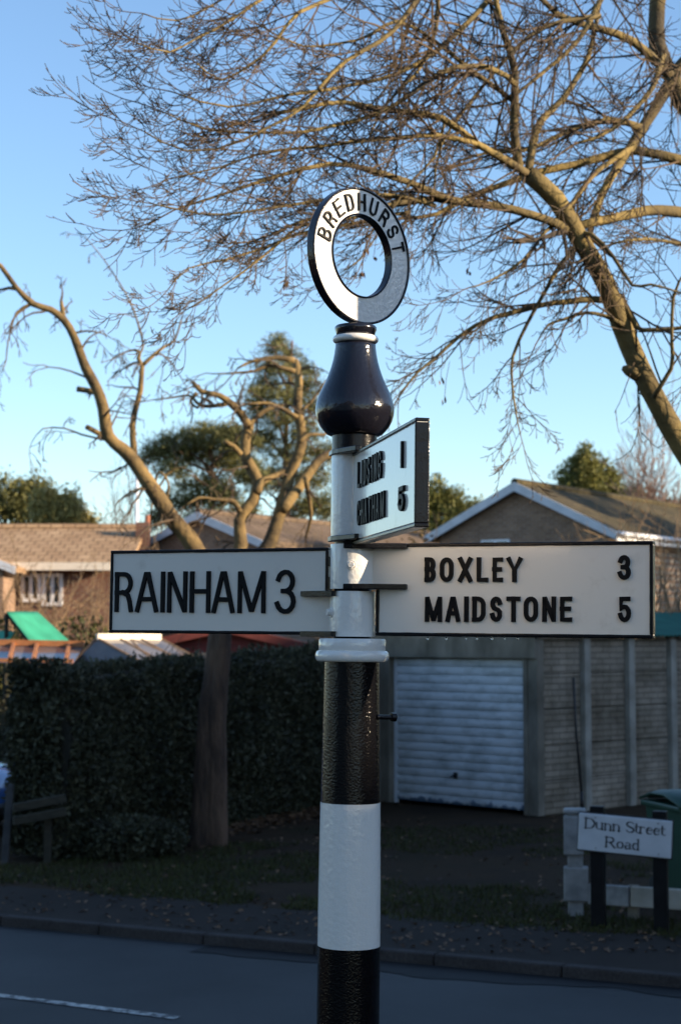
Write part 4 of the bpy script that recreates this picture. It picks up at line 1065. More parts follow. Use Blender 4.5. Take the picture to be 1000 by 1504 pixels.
def wheelie():
    c = at(1022, 1312, 14.1); c.z = 0
    t = thing('wheelie_bin', 'green wheelie bin behind the right end of the name plate', 'wheelie bin', c, (0, 0, radians(14)))
    b = MB(); W, Dp, H = .29, .36, .80
    b.hexa([(-W * .84, -Dp * .80, .05), (W * .84, -Dp * .80, .05), (W * .84, Dp * .72, .05), (-W * .84, Dp * .72, .05), (-W, -Dp, H), (W, -Dp, H), (W, Dp, H), (-W, Dp, H)])
    b.build('bin_body', M['bin'], t, bevel=.03, seg=3)
    b = MB(); b.box((0, 0, H + .0), (W * 2 + .05, Dp * 2 + .05, .05)); b.build('bin_rim', M['bin'], t, bevel=.015)
    l = MB(); vv = []
    for y, z in ((-Dp - .05, H + .03), (-Dp - .03, H + .065), (-.1, H + .125), (.15, H + .12), (Dp + .02, H + .06)):
        vv += [(-W - .04, y, z - .02), (-W + .05, y, z), (W - .05, y, z), (W + .04, y, z - .02)]
    l.add(vv, [(4 * i + k, 4 * i + k + 1, 4 * i + 5 + k, 4 * i + 4 + k) for i in range(4) for k in range(3)])
    lid = l.build('lid', M['bin'], t, smooth=True); so = lid.modifiers.new('s', 'SOLIDIFY'); so.thickness = .02
    h = MB(); h.tube([(-W * .8, Dp + .06, H + .04), (W * .8, Dp + .06, H + .04)], .018, 10); h.build('handle', M['bin'], t)
    for s in (-1, 1):
        w = MB(); w.tube([(s * .21, Dp * .75, .10), (s * .26, Dp * .75, .10)], .10, 20); w.build('wheel', M['rubber'], t, bevel=.01)
wheelie()

# ------------------------------------------------------------------ houses across the gardens
def gable_house(name, label, apex_px, D, wl, wr, gable_dir, length, z_apex, z_eave, wall, roof, window=None, over=.22, vdepth=.20):
    """local x along the gable (left to right), local y back along the ridge"""
    A = at(apex_px[0], apex_px[1], D); rz = atan2(gable_dir[1], gable_dir[0])
    t = thing(name, label, 'house', (A.x, A.y, 0), (0, 0, rz))
    wi = over + .06
    sl = (z_apex - z_eave) / ((wl + wr) / 2)
    zw = lambda x: z_apex - .16 - abs(x) * sl
    b = MB(); b.extrude([(-wl + wi, .25, 0), (wr - wi, .25, 0), (wr - wi, .25, zw(wr - wi)), (0, .25, zw(0)), (-wl + wi, .25, zw(wl - wi))], (0, length - .5, 0))
    b.build('wall', M[wall], t)
    r = MB(); th = .14
    for s, w in ((-1, wl), (1, wr)):
        r.extrude([(0, 0, z_apex), (s * w, 0, z_apex - w * sl), (s * w, 0, z_apex - w * sl - th), (0, 0, z_apex - th)][::s], (0, length, 0))
    rf = r.build('roof', M[roof], t)
    rid = MB(); rid.tube([(0, -.01, z_apex + .0), (0, length, z_apex + .0)], .10, 8); rid.build('ridge_tile', M[roof], rf)
    bb = MB()
    for s, w in ((-1, wl), (1, wr)):
        x1, z1 = s * (w + .02), z_apex - (w + .02) * sl
        bb.extrude([(0, -.03, z_apex + .01), (x1, -.03, z1 + .01), (x1, -.03, z1 - vdepth), (0, -.03, z_apex - vdepth - .02)][::s], (0, .03, 0))
    bb.build('bargeboard', M['bargeboard'], t)
    if window:
     gt = MB(); x1, z1 = wr + .05, z_apex - wr * sl
     gt.tube([(x1, -.05, z1 - .06), (x1, length, z1 - .06)], .06, 8); gt.box((wr - .02, length / 2, z1 - .16), (.03, length - .1, .16)); gt.build('gutter', M['upvc'], t)
    # dark soffit
    if window:
        x0, x1, z0, z1 = window
        f = MB(); w_ = .06
        f.box(((x0 + x1) / 2, .235, z1 - w_ / 2), (x1 - x0, .05, w_)); f.box(((x0 + x1) / 2, .235, z0 + w_ / 2), (x1 - x0, .05, w_))
        for x in (x0 + w_ / 2, (x0 + x1) / 2, x1 - w_ / 2): f.box((x, .237, (z0 + z1) / 2), (w_, .046, z1 - z0 - 2 * w_ - .002))
        wn_ = f.build('window', M['upvc'], t)
        p = MB(); p.box(((x0 + x1) / 2, .246, (z0 + z1) / 2), (x1 - x0 - .08, .02, z1 - z0 - .08)); p.build('pane', M['glass'], wn_)
    return t
zA = at(755, 708, 42).z; zE = at(905, 778, 40.4).z
gable_house('brick_house', 'tan brick gabled house with a mossy roof on the right', (755, 708), 42, 2.62, 2.75, (.815, -.58), 13, zA, zE, 'brick_tan', 'tile_moss', window=(-1.10, -.28, 3.3, 4.66))
zA = at(290, 752, 45).z; zE = at(380, 800, 43.8).z
gable_house('brick_house', 'small brown gabled house with pale bargeboards behind the pollarded tree', (290, 752), 45, 2.2, 2.2, (.815, -.58), 13, zA, zE + .1, 'brick_tan', 'tile_grey')

def left_house():
    # long sunlit roof, eaves towards the camera
    P0 = at(-260, 768, 46); P1 = at(215, 782, 46)
    E0 = at(-260, 815, 43); E1 = at(215, 836, 43)
    o = Vector(((P0.x + P1.x) / 2, 43, 0))
    t = thing('bungalow', 'long low house with a sunlit brown tiled roof on the left', 'house', o)
    zr_, ze = (P0.z + P1.z) / 2, (E0.z + E1.z) / 2
    x0, x1 = P0.x - o.x, P1.x - o.x
    r = MB(); r.extrude([(x0, -.25, ze), (x0, 3.0, zr_), (x0, 6.2, ze), (x0, 6.2, ze - .12), (x0, 3.0, zr_ - .14), (x0, -.25, ze - .12)], (x1 - x0, 0, 0))
    rf = r.build('roof', M['tile_brown'], t)
    rd = MB(); rd.tube([(x0, 3.0, zr_), (x1, 3.0, zr_)], .11, 8); rd.build('ridge_tile', M['tile_brown'], rf)
    f = MB(); f.box(((x0 + x1) / 2, -.285, ze - .12), (x1 - x0, .04, .20)); f.build('fascia', M['frame_white'], t)
    w = MB(); w.box(((x0 + x1) / 2, 3.0, (ze - .15) / 2), (x1 - x0 - .3, 5.4, ze - .15)); w.build('wall', M['brick_red'], t)
    for pa, pb, ya, yb in ((31, 60, 842, 884), (62, 92, 842, 890)):
        a = at(pa, ya, 43.2); b_ = at(pb, yb, 43.2); fr = MB(); w_ = .09
        X0, X1, Z1, Z0 = a.x - o.x, b_.x - o.x, a.z, b_.z
        fr.box(((X0 + X1) / 2, .26, Z1 - w_ / 2), (X1 - X0, .08, w_)); fr.box(((X0 + X1) / 2, .26, Z0 + w_ / 2), (X1 - X0, .08, w_))
        for x in (X0 + w_ / 2, (X0 + X1) / 2, X1 - w_ / 2): fr.box((x, .263, (Z0 + Z1) / 2), (w_, .074, Z1 - Z0 - 2 * w_ - .002))
        wn_ = fr.build('window', M['upvc'], t)
        p = MB(); p.box(((X0 + X1) / 2, .285, (Z0 + Z1) / 2), (X1 - X0 - .1, .02, Z1 - Z0 - .1)); p.build('pane', M['glass'], wn_)
    ch = MB(); c = at(211, 780, 45.2); ch.box((c.x - o.x, c.y - o.y, c.z - .35), (.36, .40, 1.15)); chm = ch.build('chimney', M['brick_red'], rf)
    pt = MB(); pt.tube([(c.x - o.x + .12, c.y - o.y, c.z + .20), (c.x - o.x + .12, c.y - o.y, c.z + .42)], [.10, .075], 12); pt.build('chimney_pot', M['terracotta'], chm)
    # small gabled wing at the left
    gw = MB(); a = at(-120, 775, 41.5); e = at(25, 832, 41.5)
    gw.extrude([(a.x - o.x, -1.6, a.z), (e.x - o.x, -1.6, e.z), (e.x - o.x, -1.6, e.z - .14), (a.x - o.x, -1.6, a.z - .14)], (0, 2.4, 0)); gw.build('wing_roof', M['tile_brown'], t)
    gb = MB(); gb.extrude([(a.x - o.x, -1.63, a.z - .0), (e.x - o.x, -1.63, e.z - .0), (e.x - o.x, -1.63, e.z - .2), (a.x - o.x, -1.63, a.z - .2)], (0, .03, 0)); gb.build('wing_bargeboard', M['bargeboard'], t)
    ww = MB(); ww.extrude([(a.x - o.x, -1.35, 0), (e.x - o.x - .35, -1.35, 0), (e.x - o.x - .35, -1.35, e.z), (a.x - o.x, -1.35, a.z - .15)], (0, 1.6, 0)); ww.build('wing_wall', M['brick_tan'], t)
left_house()
mp = at(201, 775, 50)
t = thing('flagpole', 'thin white pole above the brown roofs', 'pole', (mp.x, mp.y, 0))
MB().tube([(0, 0, 0), (0, 0, at(201, 700, 50).z)], [.07, .045], 10).build('pole_shaft', M['upvc'], t, smooth=True)
MB().lathe([(.02, -.05), (.07, 0), (.02, .06)], 12).build('pole_cap', M['upvc'], t, smooth=True).location = (0, 0, at(201, 700, 50).z + .04)

# ------------------------------------------------------------------ gardens behind the hedge
def shed():
    o = at(325, 1100, 24.0); o.z = 0
    t = thing('garden_shed', 'dark red garden shed with a low felt roof behind the hedge', 'shed', o)
    L_, R_ = at(212, 947, 24), at(458, 951, 24); A = at(330, 921, 24)
    xl, xr = L_.x - o.x, R_.x - o.x; xa = A.x - o.x
    w = MB(); w.extrude([(xl + .12, 0, 0), (xr - .12, 0, 0), (xr - .12, 0, R_.z - .02), (xa, 0, A.z - .07), (xl + .12, 0, L_.z - .02)], (0, 2.2, 0)); w.build('wall', M['shed_red'], t)
    bt_ = MB()
    for i in range(15):
        z = .08 + i * .14
        bt_.box(((xl + xr) / 2, -.006, z), (xr - xl - .26, .012, .02))
    bt_.build('board_lap', M['shed_red'], t)
    r = MB(); r.extrude([(xl, -.18, L_.z - .03), (xl, -.18, L_.z + .035), (xa, -.18, A.z + .035), (xr, -.18, R_.z + .035), (xr, -.18, R_.z - .03), (xa, -.18, A.z - .03)], (0, 2.6, 0)); r.build('roof', M['shed_roof'], t)
    f = MB()
    for a, b in (((xl - .01, L_.z), (xa, A.z)), ((xa, A.z), (xr + .01, R_.z))):
        f.extrude([(a[0], -.21, a[1] + .045), (b[0], -.21, b[1] + .045), (b[0], -.21, b[1] - .075), (a[0], -.21, a[1] - .075)], (0, .028, 0))
    f.build('bargeboard', M['shed_roof'], t)
    q = at(275, 962, 24); b = MB(); b.box((q.x - o.x, -.016, q.z - .1), (.55, .03, .26)); b.build('window', M['plastic_glaze'], t)
shed()
def greenhouse():
    o = at(160, 1100, 23.2); o.z = 0
    t = thing('greenhouse', 'small glass greenhouse with a cream ridge beside the red shed', 'greenhouse', o, (0, 0, 0))
    A0 = at(143, 937, 22.9); A1 = at(236, 938, 23.7)
    eL = at(103, 975, 22.9); eR = at(182, 977, 22.9)
    ridge0 = A0 - o; ridge1 = A1 - o
    dz = .42; hw = .40
    rd = (ridge1 - ridge0); rd.z = 0; side = Vector((rd.y, -rd.x, 0)).normalized()    # towards the camera
    g0 = [ridge0, ridge0 + side * .55 + Vector((-.10, 0, -dz)), ridge0 - side * .55 + Vector((-.30, 0, -dz))]
    b = MB(); fp0 = ridge0 + side * .6 + Vector((.36, 0, -.40)); fp1 = ridge1 + side * .6 + Vector((.36, 0, -.40))
    lp0 = ridge0 + Vector((-.40, 0, -.40)) ; lp1 = ridge1 - side * .6 + Vector((-.3, 0, -.40))
    g_ = MB(); g_.add([ridge0, ridge1, fp1, fp0], [(0, 1, 2, 3)]); g_.add([ridge0, lp0, lp1, ridge1], [(0, 1, 2, 3)]); g_.add([ridge0, fp0, lp0], [(0, 1, 2)])
    dn = Vector((0, 0, -1.45)); g_.add([fp0, fp1, fp1 + dn, fp0 + dn], [(0, 1, 2, 3)]); g_.add([lp0, fp0, fp0 + dn, lp0 + dn], [(0, 1, 2, 3)]); g_.add([lp1, lp0, lp0 + dn, lp1 + dn], [(0, 1, 2, 3)])
    gl = g_.build('glazing', M['plastic_glaze'], t)
    fr = MB()
    def barr(p, q, r=.020): fr.tube([p, q], r, 6)
    for a, b_ in ((ridge0, fp0), (ridge0, lp0), (fp0, fp1), (lp0, fp0), (fp0, fp0 + dn), (lp0, lp0 + dn), (ridge0, ridge0 + Vector((-.02, .0, -.42)))): barr(a, b_)
    for f in (.33, .66, 1): barr(ridge0.lerp(ridge1, f), fp0.lerp(fp1, f)); barr(fp0.lerp(fp1, f), fp0.lerp(fp1, f) + dn)
    m_ = (ridge0 + ridge1) / 2; barr(fp0.lerp(fp1, .1), m_, .012); barr(m_, fp0.lerp(fp1, .85), .012)
    fr.build('frame', M['frame_alu'], t)
    rb = MB(); d = (ridge1 - ridge0).normalized(); c = (ridge0 + ridge1) / 2; rb.box(c + Vector((0, -.02, .02)), ((ridge1 - ridge0).length, .05, .085), Matrix.Rotation(atan2(d.y, d.x), 3, 'Z')); rb.build('ridge_board', M['frame_white'], t)
greenhouse()
def cold_frame():
    o = at(40, 1100, 22.6); o.z = 0
    t = thing('glazed_frame', 'sloping orange timber frame with glass panes behind the hedge', 'garden frame', o)
    a0, a1 = at(-90, 945, 23.2), at(124, 949, 23.2); b0, b1 = at(-110, 972, 22.2), at(108, 974, 22.2)
    p = [q - o for q in (a0, a1, b1, b0)]
    g_ = MB(); g_.add([p[0], p[1], p[2], p[3]], [(3, 2, 1, 0)]); gl = g_.build('glass_pane', M['plastic_glaze'], t)
    fr = MB(); upv = Vector((0, -.02, .03))
    def beam(q, r, w=.045):
        d = (r - q).normalized(); s = d.cross(Vector((0, 0, 1))).normalized() * w; u = Vector((0, 0, w * .8))
        fr.hexa([q - s - u, q + s - u, r + s - u, r - s - u, q - s + u, q + s + u, r + s + u, r - s + u])
    beam(p[0] + upv, p[1] + upv, .05); beam(p[3] + upv, p[2] + upv, .03)
    for f in (.0, .28, .52, .68, .9): beam(p[0].lerp(p[1], f) + upv, p[3].lerp(p[2], min(1, f + .05)) + upv, .022)
    fr.build('timber_bar', M['wood_orange'], t)
    lg = MB()
    for q in p: lg.box((q.x, q.y, q.z / 2 - .02), (.07, .07, q.z - .02))
    lg.build('leg', M['wood_orange'], t)
cold_frame()
def swing_canopy():
    o = at(60, 1100, 25.0); o.z = 0
    t = thing('climbing_frame', 'sunlit green canvas canopy over a garden climbing frame', 'climbing frame', o)
    q = [at(10, 899, 24.6), at(55, 899, 25.4), at(108, 948, 25.2), at(50, 950, 24.4)]
    c = MB(); n = 10; vv = []
    for i in range(n + 1):
        f = i / n
        for j in range(5):
            h = j / 4; a = q[0].lerp(q[3], f); b = q[1].lerp(q[2], f); p = a.lerp(b, h) - o
            p.z -= .04 * sin(pi * f) * sin(pi * h); vv.append(p)
    c.add(vv, [(5 * i + j, 5 * i + j + 1, 5 * i + 6 + j, 5 * i + 5 + j) for i in range(n) for j in range(4)])
    cc = c.build('canopy', M['canvas'], t, smooth=True); so = cc.modifiers.new('s', 'SOLIDIFY'); so.thickness = .012
    fr = MB()
    for a, b in ((q[0], q[1]), (q[0], q[3]), (q[1], q[2]), (q[3], q[2])): fr.tube([a - o + Vector((0, .02, -.03)), b - o + Vector((0, .02, -.03))], .018, 8)
    for a in (q[0], q[1], q[2], q[3]): fr.tube([a - o + Vector((0, .03, -.04)), Vector(((a - o).x * 1.02, (a - o).y, -.02))], .03, 8)
    fr.build('frame_pole', M['wood_old'], t)
    s = MB(); r = [at(12, 941, 24.9), at(-18, 960, 24.4)]; b0, b1 = at(-2, 926, 25.0), at(-30, 962, 24.4)
    s.add([b0 - o, b1 - o, b1 - o + Vector((.30, -.3, -.02)), b0 - o + Vector((.30, -.3, -.02))], [(0, 1, 2, 3)]); sl_ = s.build('slide', M['canvas'], t); so = sl_.modifiers.new('s', 'SOLIDIFY'); so.thickness = .02
swing_canopy()

# bare brown scrub between the hedge and the houses
def scrub(name, label, c, w, h, n, seed, mat='scrub', P_over=None, group='bare shrubs in the gardens'):
    rng = random.Random(seed); c = Vector((c.x, c.y, 0))
    t = thing(name, label, 'shrub', c, group=group)
    P = dict(seg=[6, 5, 4, 3], wander=.22, sag=.05, lift=.12, kids=[4, 2.6, 0], angle=(18, 55), ratio=(.35, .6), tip=.0045, r0=.02)
    if P_over: P.update(P_over)
    T = MB(); S = MB()
    for i in range(n):
        p = Vector((rng.uniform(-w, w) * .8, rng.uniform(-.4, .4), 0)); d = Vector((rng.uniform(-.5, .5), rng.uniform(-.3, .3), 1)).normalized()
        q = p + d * h * rng.uniform(.3, .55); S.tube([p - Vector((0, 0, .05)), p.lerp(q, .5) + vrand(rng) * .06, q], [.03, .024, .018], 5)
        twig(T, rng, q, d, h * rng.uniform(.4, .6), .016, 0, P)
        for k in range(3): twig(T, rng, p.lerp(q, rng.uniform(.3, .95)), (d + vrand(rng) * .7).normalized(), h * rng.uniform(.3, .5), .013, 0, P)
    S.build('stem', M[mat], t, smooth=True); T.build('twigs', M[mat], t)
    return t
def bp(px, D): q = at(px, 940, D); return Vector((q.x, q.y, 0))
scrub('bare_shrub', 'tangle of bare brown shrubs below the long roof, left edge', bp(10, 29), 1.0, 3.4, 20, 41)
scrub('bare_shrub', 'bare brown shrub in front of the white framed windows', bp(95, 30), .8, 3.3, 16, 42)
scrub('bare_shrub', 'bare twiggy shrub hard against the left end of the RAINHAM arm', bp(165, 31), .9, 3.5, 18, 43)
scrub('bare_shrub', 'twiggy shrub at the right edge above the green garage roof', bp(1000, 27), .9, 4.1, 26, 44)
scrub('bare_shrub', 'bare brown shrub under the right house eaves', bp(930, 33), 1.0, 4.3, 20, 45)
scrub('bare_shrub', 'bare shrub rising behind the sign post', bp(570, 34), 1.3, 4.2, 22, 46)
shrub('evergreen_shrub', 'dark green shrub behind the greenhouse', bp(125, 27.5), [((0, 0, 1.2), (.85, .6, 1.35)), ((.9, .2, 1.1), (.7, .6, 1.3)), ((-.9, 0, .95), (.7, .5, 1.15))], 9000, .055, 'darkbush', seed=52)
shrub('evergreen_shrub', 'dark shrub at the far left behind the green canopy', bp(5, 28.5), [((0, 0, 1.1), (.9, .6, 1.4))], 5000, .055, 'darkbush', seed=53)
shrub('beech_hedge', 'brown leafed hedge in front of the right house', bp(590, 37), [((-.9, 0, 2.0), (1.0, .6, 2.35)), ((.35, .1, 2.1), (1.0, .6, 2.3)), ((1.5, .3, 1.9), (.9, .6, 2.2))], 9000, .07, 'brownbush', cat='hedge', seed=54)
shrub('dark_hedge', 'dark hedge behind the blue car at the left edge', bp(-110, 22.5), [((-.6, 0, .9), (1.0, .4, 1.05)), ((.5, 0, .85), (.75, .4, 1.0))], 7000, .04, 'hedge', cat='hedge', seed=57)
shrub('beech_hedge', 'brown leafed hedge behind the middle house', bp(430, 56), [((-1.6, 0, 2.4), (1.9, 1, 3.0)), ((1.2, 0, 2.6), (1.9, 1, 3.1))], 9000, .10, 'brownbush', cat='hedge', seed=55)

# ------------------------------------------------------------------ trees on the skyline
def pine(label, px, D, ztop_py, clumps, trunk_r, n, seed, size=.16):
    rng = random.Random(seed); b = bp(px, D)
    t = thing('pine_tree', label, 'tree', b)
    top = at(px, ztop_py, D).z
    tr = MB(); pts = [Vector((.12 * sin(z * .6), 0, z)) for z in [i * top / 12 - .05 for i in range(13)]]
    tr.tube(pts, [trunk_r * (1 - .8 * i / 12) for i in range(13)], 10)
    f = MB(); tot = sum(c[2] * c[3] for c in clumps)
    for (cx, cy, rw, rh) in clumps:
        yo = rng.uniform(-.9, .9); c = at(cx, cy, D + yo) - b; k = D / F
        R = (rw * k * 1.12, rw * k * .85, rh * k * 1.55)
        zb_ = max(.5, c.z - R[0] * .5 - .3); p = Vector((.12 * sin(zb_ * .6), 0, zb_))
        tr.tube([p, p.lerp(c, .5) + Vector((0, 0, .12)), c], [trunk_r * .35, trunk_r * .22, .02], 6)
        m = max(5, int(n * rw * rh / tot / 48))
        for j in range(m):       # tufts
            v = vrand(rng); q = Vector((c.x + v.x * R[0] * rng.uniform(.3, 1), c.y + v.y * R[1], c.z + v.z * R[2] * rng.uniform(.3, 1)))
            s = .32 * rng.uniform(.7, 1.3)
            blob(f, rng, q, (s * 1.3, s * 1.1, s * .85), 62, size * .50, flat=.6, shell=.95, aspect=.2, up=.5)
    tr.build('trunk', M['pinebark'], t, smooth=True); f.build('crown', M['pine'], t)
pine('broad dark pine with layered branches left of the fingerpost', 316, 52, 640, [(300, 640, 44, 14), (345, 645, 38, 18), (250, 655, 36, 11), (220, 668, 24, 9), (285, 668, 40, 12), (340, 680, 36, 14), (255, 690, 26, 9), (300, 712, 40, 10), (270, 735, 40, 10), (330, 730, 32, 11), (360, 760, 26, 14), (235, 760, 20, 8), (300, 765, 30, 9), (375, 700, 26, 14)], .17, 26000, 61)
pine('tall narrow pine with an open crown behind the crooked limbs', 424, 55, 498, [(405, 503, 22, 7), (415, 520, 26, 9), (402, 540, 30, 10), (440, 545, 26, 10), (390, 565, 26, 12), (455, 570, 28, 12), (378, 590, 22, 14), (420, 585, 32, 10), (470, 600, 24, 12), (400, 615, 34, 11), (450, 630, 30, 12), (385, 645, 32, 12), (430, 665, 34, 12), (475, 660, 24, 14), (460, 700, 30, 14), (400, 700, 34, 14), (440, 740, 36, 14), (480, 740, 26, 16)], .20, 24000, 62)

def evergreen(label, px, D, parts, n, seed, mat='conifer', size=.14, group=None):
    rng = random.Random(seed); b = bp(px, D); t = thing('evergreen_tree', label, 'tree', b, group=group)
    f = MB(); tot = sum(p[2] * p[3] for p in parts); tr = MB()
    topz = 0
    for cx, cy, rw, rh in parts:
        c = at(cx, cy, D + rng.uniform(-.6, .6)) - b; k = D / F; topz = max(topz, c.z)
        tr.tube([(c.x * .5, c.y, .0), (c.x * .8, c.y, c.z * .5), (c.x, c.y, c.z)], [.16, .10, .03], 6)
        m = max(6, int(n * rw * rh / tot / 60))
        for j in range(m):
            v = vrand(rng); kk = rng.uniform(.55, 1)
            q = Vector((c.x + v.x * rw * k * kk, c.y + v.y * rw * k * .8 * kk, c.z + v.z * rh * k * kk)); s = .38 * rng.uniform(.6, 1.3)
            blob(f, rng, q, (s, s, s * 1.1), 60, size * .6, flat=.4, shell=.9, aspect=.42, up=.5)
    tr.build('trunk', M['pinebark'], t, smooth=True); f.build('crown', M[mat], t)
evergreen('dark rounded evergreen at the far left over the long roof', 20, 62, [(10, 735, 42, 34), (-40, 740, 45, 38), (50, 740, 32, 36)], 15000, 71, mat='pine')
evergreen('golden green conifer clump between the dark evergreen and the sky gap', 85, 58, [(70, 755, 28, 36), (100, 760, 22, 42), (122, 778, 16, 30), (88, 785, 40, 24)], 14000, 72)
evergreen('bushy green conifer above the mossy roof', 862, 62, [(860, 690, 24, 34), (845, 705, 26, 26), (885, 705, 24, 28), (862, 725, 46, 20), (910, 728, 26, 14)], 14000, 73, mat='greenbush')
evergreen('light green leafy tree right of the near arm', 650, 58, [(640, 735, 26, 30), (660, 742, 24, 26), (625, 750, 30, 30), (700, 755, 26, 18), (655, 775, 50, 22)], 11000, 74, mat='greenbush')
evergreen('low green tree right of the conifer, above the ridge', 960, 66, [(930, 735, 30, 14), (975, 748, 30, 14), (1020, 755, 36, 16)], 6000, 75, mat='brownbush')

evergreen('unseen tall conifer added on the right to shade the mossy roof', 1720, 41, [(1720, 640, 190, 140), (1720, 500, 160, 120), (1720, 800, 190, 130)], 26000, 76)  # unseen tree, added so its shadow falls on the mossy roof
evergreen('unseen broader conifer added beyond the first to shade the roof', 1470, 50, [(1470, 640, 140, 130), (1465, 560, 130, 110), (1470, 800, 150, 130)], 26000, 77)  # second added tree; the gap beside it leaves a lit streak
evergreen('unseen third conifer added nearest the road to shade the roof', 1960, 35, [(1960, 640, 230, 160), (1960, 460, 190, 150), (1960, 820, 230, 150)], 22000, 79)  # third added tree, widens the shade over the roof

def birch(label, px, D, top_py, seed, w, mat='birch', stems=5, k0=7, tip=.009):
    rng = random.Random(seed); b = bp(px, D); t = thing('birch_tree', label, 'tree', b)
    P = dict(seg=[7, 5, 4, 3], wander=.10, sag=.0, lift=.10, kids=[k0, 4, 0], angle=(14, 38), ratio=(.34, .55), tip=tip, r0=.05)
    S = MB(); T = MB(); top = at(px, top_py, D).z
    for i in range(stems):
        p = Vector((rng.uniform(-.3, .3), rng.uniform(-.3, .3), 0)); q = Vector((rng.uniform(-w, w) * .5, rng.uniform(-.4, .4), top * rng.uniform(.5, .62)))
        path = smooth_path([p, p.lerp(q, .5) + vrand(rng) * .12, q], .5); S.tube(path, [.10 - .06 * j / len(path) for j in range(len(path))], 6)
        d = Vector((q.x * .12, 0, 1)).normalized(); twig(T, rng, q, d, top * rng.uniform(.34, .42), .04, 0, P)
        for k in range(9):
            f = rng.uniform(.45, 1); a = radians(rng.uniform(18, 40)); s_ = vrand(rng); s_.z = 0
            twig(T, rng, p.lerp(q, f), (Vector((0, 0, 1)) * cos(a) + s_ * sin(a)).normalized(), top * rng.uniform(.16, .30), .026, 0, P)
    S.build('trunk', M[mat], t, smooth=True); T.build('crown', M[mat], t)
evergreen('unseen dark evergreen added left of the fingerpost to block sky light', -4200, 4.5, [(-4200, 300, 700, 900), (-4200, -600, 500, 900)], 5000, 78, mat='pine', size=.1)  # unseen, added to cut sky light on the post's left side
birch('slender bare birch with pale reddish twigs at the right', 948, 60, 585, 81, 1.6)
birch('small bare tree in the gap above the brown roofs', 195, 70, 688, 82, 1.8, mat='twig_pollard', stems=5, k0=4, tip=.007)
birch('bare tree behind the tall narrow pine', 470, 75, 690, 83, 2.2, mat='scrub', stems=5, k0=4)

# ------------------------------------------------------------------ verge: grass, leaf litter
def verge():
    rng = random.Random(91); gm = MB()
    for _ in range(15000):
        px = rng.uniform(-40, 1040)
        if px < 480: py = rng.uniform(1238, 1345)
        else: py = rng.uniform(1215, 1395)
        d = ray(px, py); k = -CAM_H / d.z; p = Vector((d.x * k, d.y * k, 0))
        nn = (p - K0).dot(RN)
        if nn < 1.30 + .2 * noise.noise(Vector((p.x, p.y, 1)) * 2): continue
        patch = noise.noise(Vector((p.x * .55, p.y * .55, 3.3))) + .5 * noise.noise(Vector((p.x * 2.1, p.y * 2.1, 1.3)))
        edge = math.exp(-((nn - 1.75) / .5) ** 2) * .55
        if patch + edge < .22: continue
        for q in range(3):
            b = p + Vector((rng.gauss(0, .035), rng.gauss(0, .035), -.006)); h = rng.uniform(.02, .06); a = rng.uniform(0, 2 * pi); w = Vector((cos(a), sin(a), 0)) * .005
            l = Vector((rng.gauss(0, .02), rng.gauss(0, .02), h)); gm.add([b - w, b + w, b + l * .6 + w * .6, b + l], [(0, 1, 2, 3)])
    o = gm.build('grass', M['grass']); tag(o, 'patchy short grass along the verge and drive', 'grass', kind='stuff')
    lf = MB()
    def drop(p, s=1):
        a = rng.uniform(0, 2 * pi); sz = rng.uniform(.022, .05) * s
        u = Vector((cos(a), sin(a), rng.uniform(-.5, .5))).normalized() * sz; v = Vector((-sin(a), cos(a), rng.uniform(-.5, .5))).normalized() * sz * .6
        lf.add([p - u, p + v + Vector((0, 0, sz * .2)), p + u, p - v + Vector((0, 0, sz * .2))], [(0, 1, 2), (0, 2, 3)])
    a0 = Vector((-2.78, 16.85, 0)); a1 = Vector((.30, 23.2, 0)); d = (a1 - a0).normalized(); n = Vector((d.y, -d.x, 0))
    for _ in range(2600):
        u = rng.uniform(.9, 7.0); b = abs(rng.gauss(0, .22)) + .02
        drop(a0 + d * u + n * b + Vector((0, 0, .01 + .05 * rng.random() * max(0, 1 - b * 2))))
    for _ in range(2100):
        px, py = rng.uniform(-20, 1020), rng.uniform(1200, 1400); dd = ray(px, py); k = -CAM_H / dd.z
        p = Vector((dd.x * k, dd.y * k, .008))
        if (p - K0).dot(RN) < .2: continue
        if noise.noise(p * .6) < .0 and rng.random() < .7: continue
        drop(p, .75)
    o = lf.build('leaf_litter', M['leaflitter']); tag(o, 'dead brown leaves lying under the hedge and on the verge', 'fallen leaves', kind='stuff')
verge()

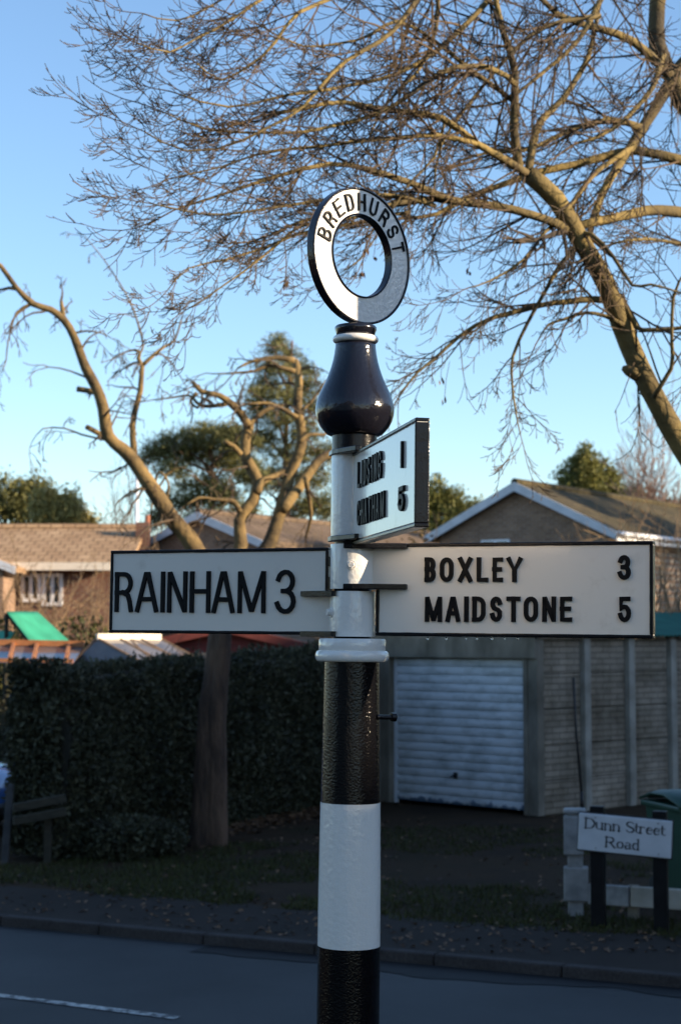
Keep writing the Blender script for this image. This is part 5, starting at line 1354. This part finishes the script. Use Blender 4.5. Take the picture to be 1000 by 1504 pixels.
# ------------------------------------------------------------------ unseen houses and a pole added out of frame to shade the scene
def shade_house(name, label, o, rz, L, W, eave, ridge, wall='brick_red'):
    t = thing(name, label, 'house', o, (0, 0, rz))
    b = MB(); b.extrude([(0, -W / 2, 0), (0, W / 2, 0), (0, W / 2, eave), (0, 0, ridge - .15), (0, -W / 2, eave)], (L, 0, 0)); b.build('wall', M[wall], t)
    r = MB(); r.extrude([(-.2, -W / 2 - .3, eave - .05), (-.2, 0, ridge), (-.2, W / 2 + .3, eave - .05), (-.2, W / 2 + .3, eave - .2), (-.2, 0, ridge - .14), (-.2, -W / 2 - .3, eave - .2)], (L + .4, 0, 0))
    r.build('roof', M['tile_brown'], t)
    for i in range(int(L / 3)):
        for z in (1.0, 3.4):
            f = MB(); f.box((1.5 + i * 3, W / 2 + .02, z + .6), (1.3, .06, 1.2)); w = f.build('window', M['upvc'], t)
            p = MB(); p.box((1.5 + i * 3, W / 2 + .045, z + .6), (1.16, .04, 1.06)); p.build('pane', M['glass'], w)
shade_house('shade_terrace', 'unseen brick house added on the right to shade the low ground', (18.5, -14, 0), radians(78), 21.6, 7, 5.0, 8.1)  # added out of view; ridge height sets the shade line on the post
shade_house('sky_block_house', 'unseen cream house added behind the camera to block sky light', (-27, -8.6, 0), 0, 26, 7.2, 4.9, 7.9, 'render_wall')  # added out of view: blocks sky light, pale walls bounce warm light
shade_house('shade_terrace', 'unseen brick house added further along to shade hedge and garage', (23.2, 6.2, 0), radians(76), 24, 7.5, 5.9, 10.1)  # added out of view; ridge raised to keep hedge and garage shaded
t = thing('shadow_pole', 'unseen creosoted pole added to cast a shadow on the name ring', 'pole', (1.473, 3.838, 0))  # added out of view so its shadow covers half the ring
MB().tube([(0, 0, -.05), (0, 0, 3.5), (0, 0, 7.5)], [.15, .135, .11], 20).build('pole_shaft', M['wood_tel'], t, smooth=True)
b = MB(); b.box((0, 0, 6.9), (1.4, .1, .1)); b.build('cross_arm', M['wood_tel'], t, bevel=.01)
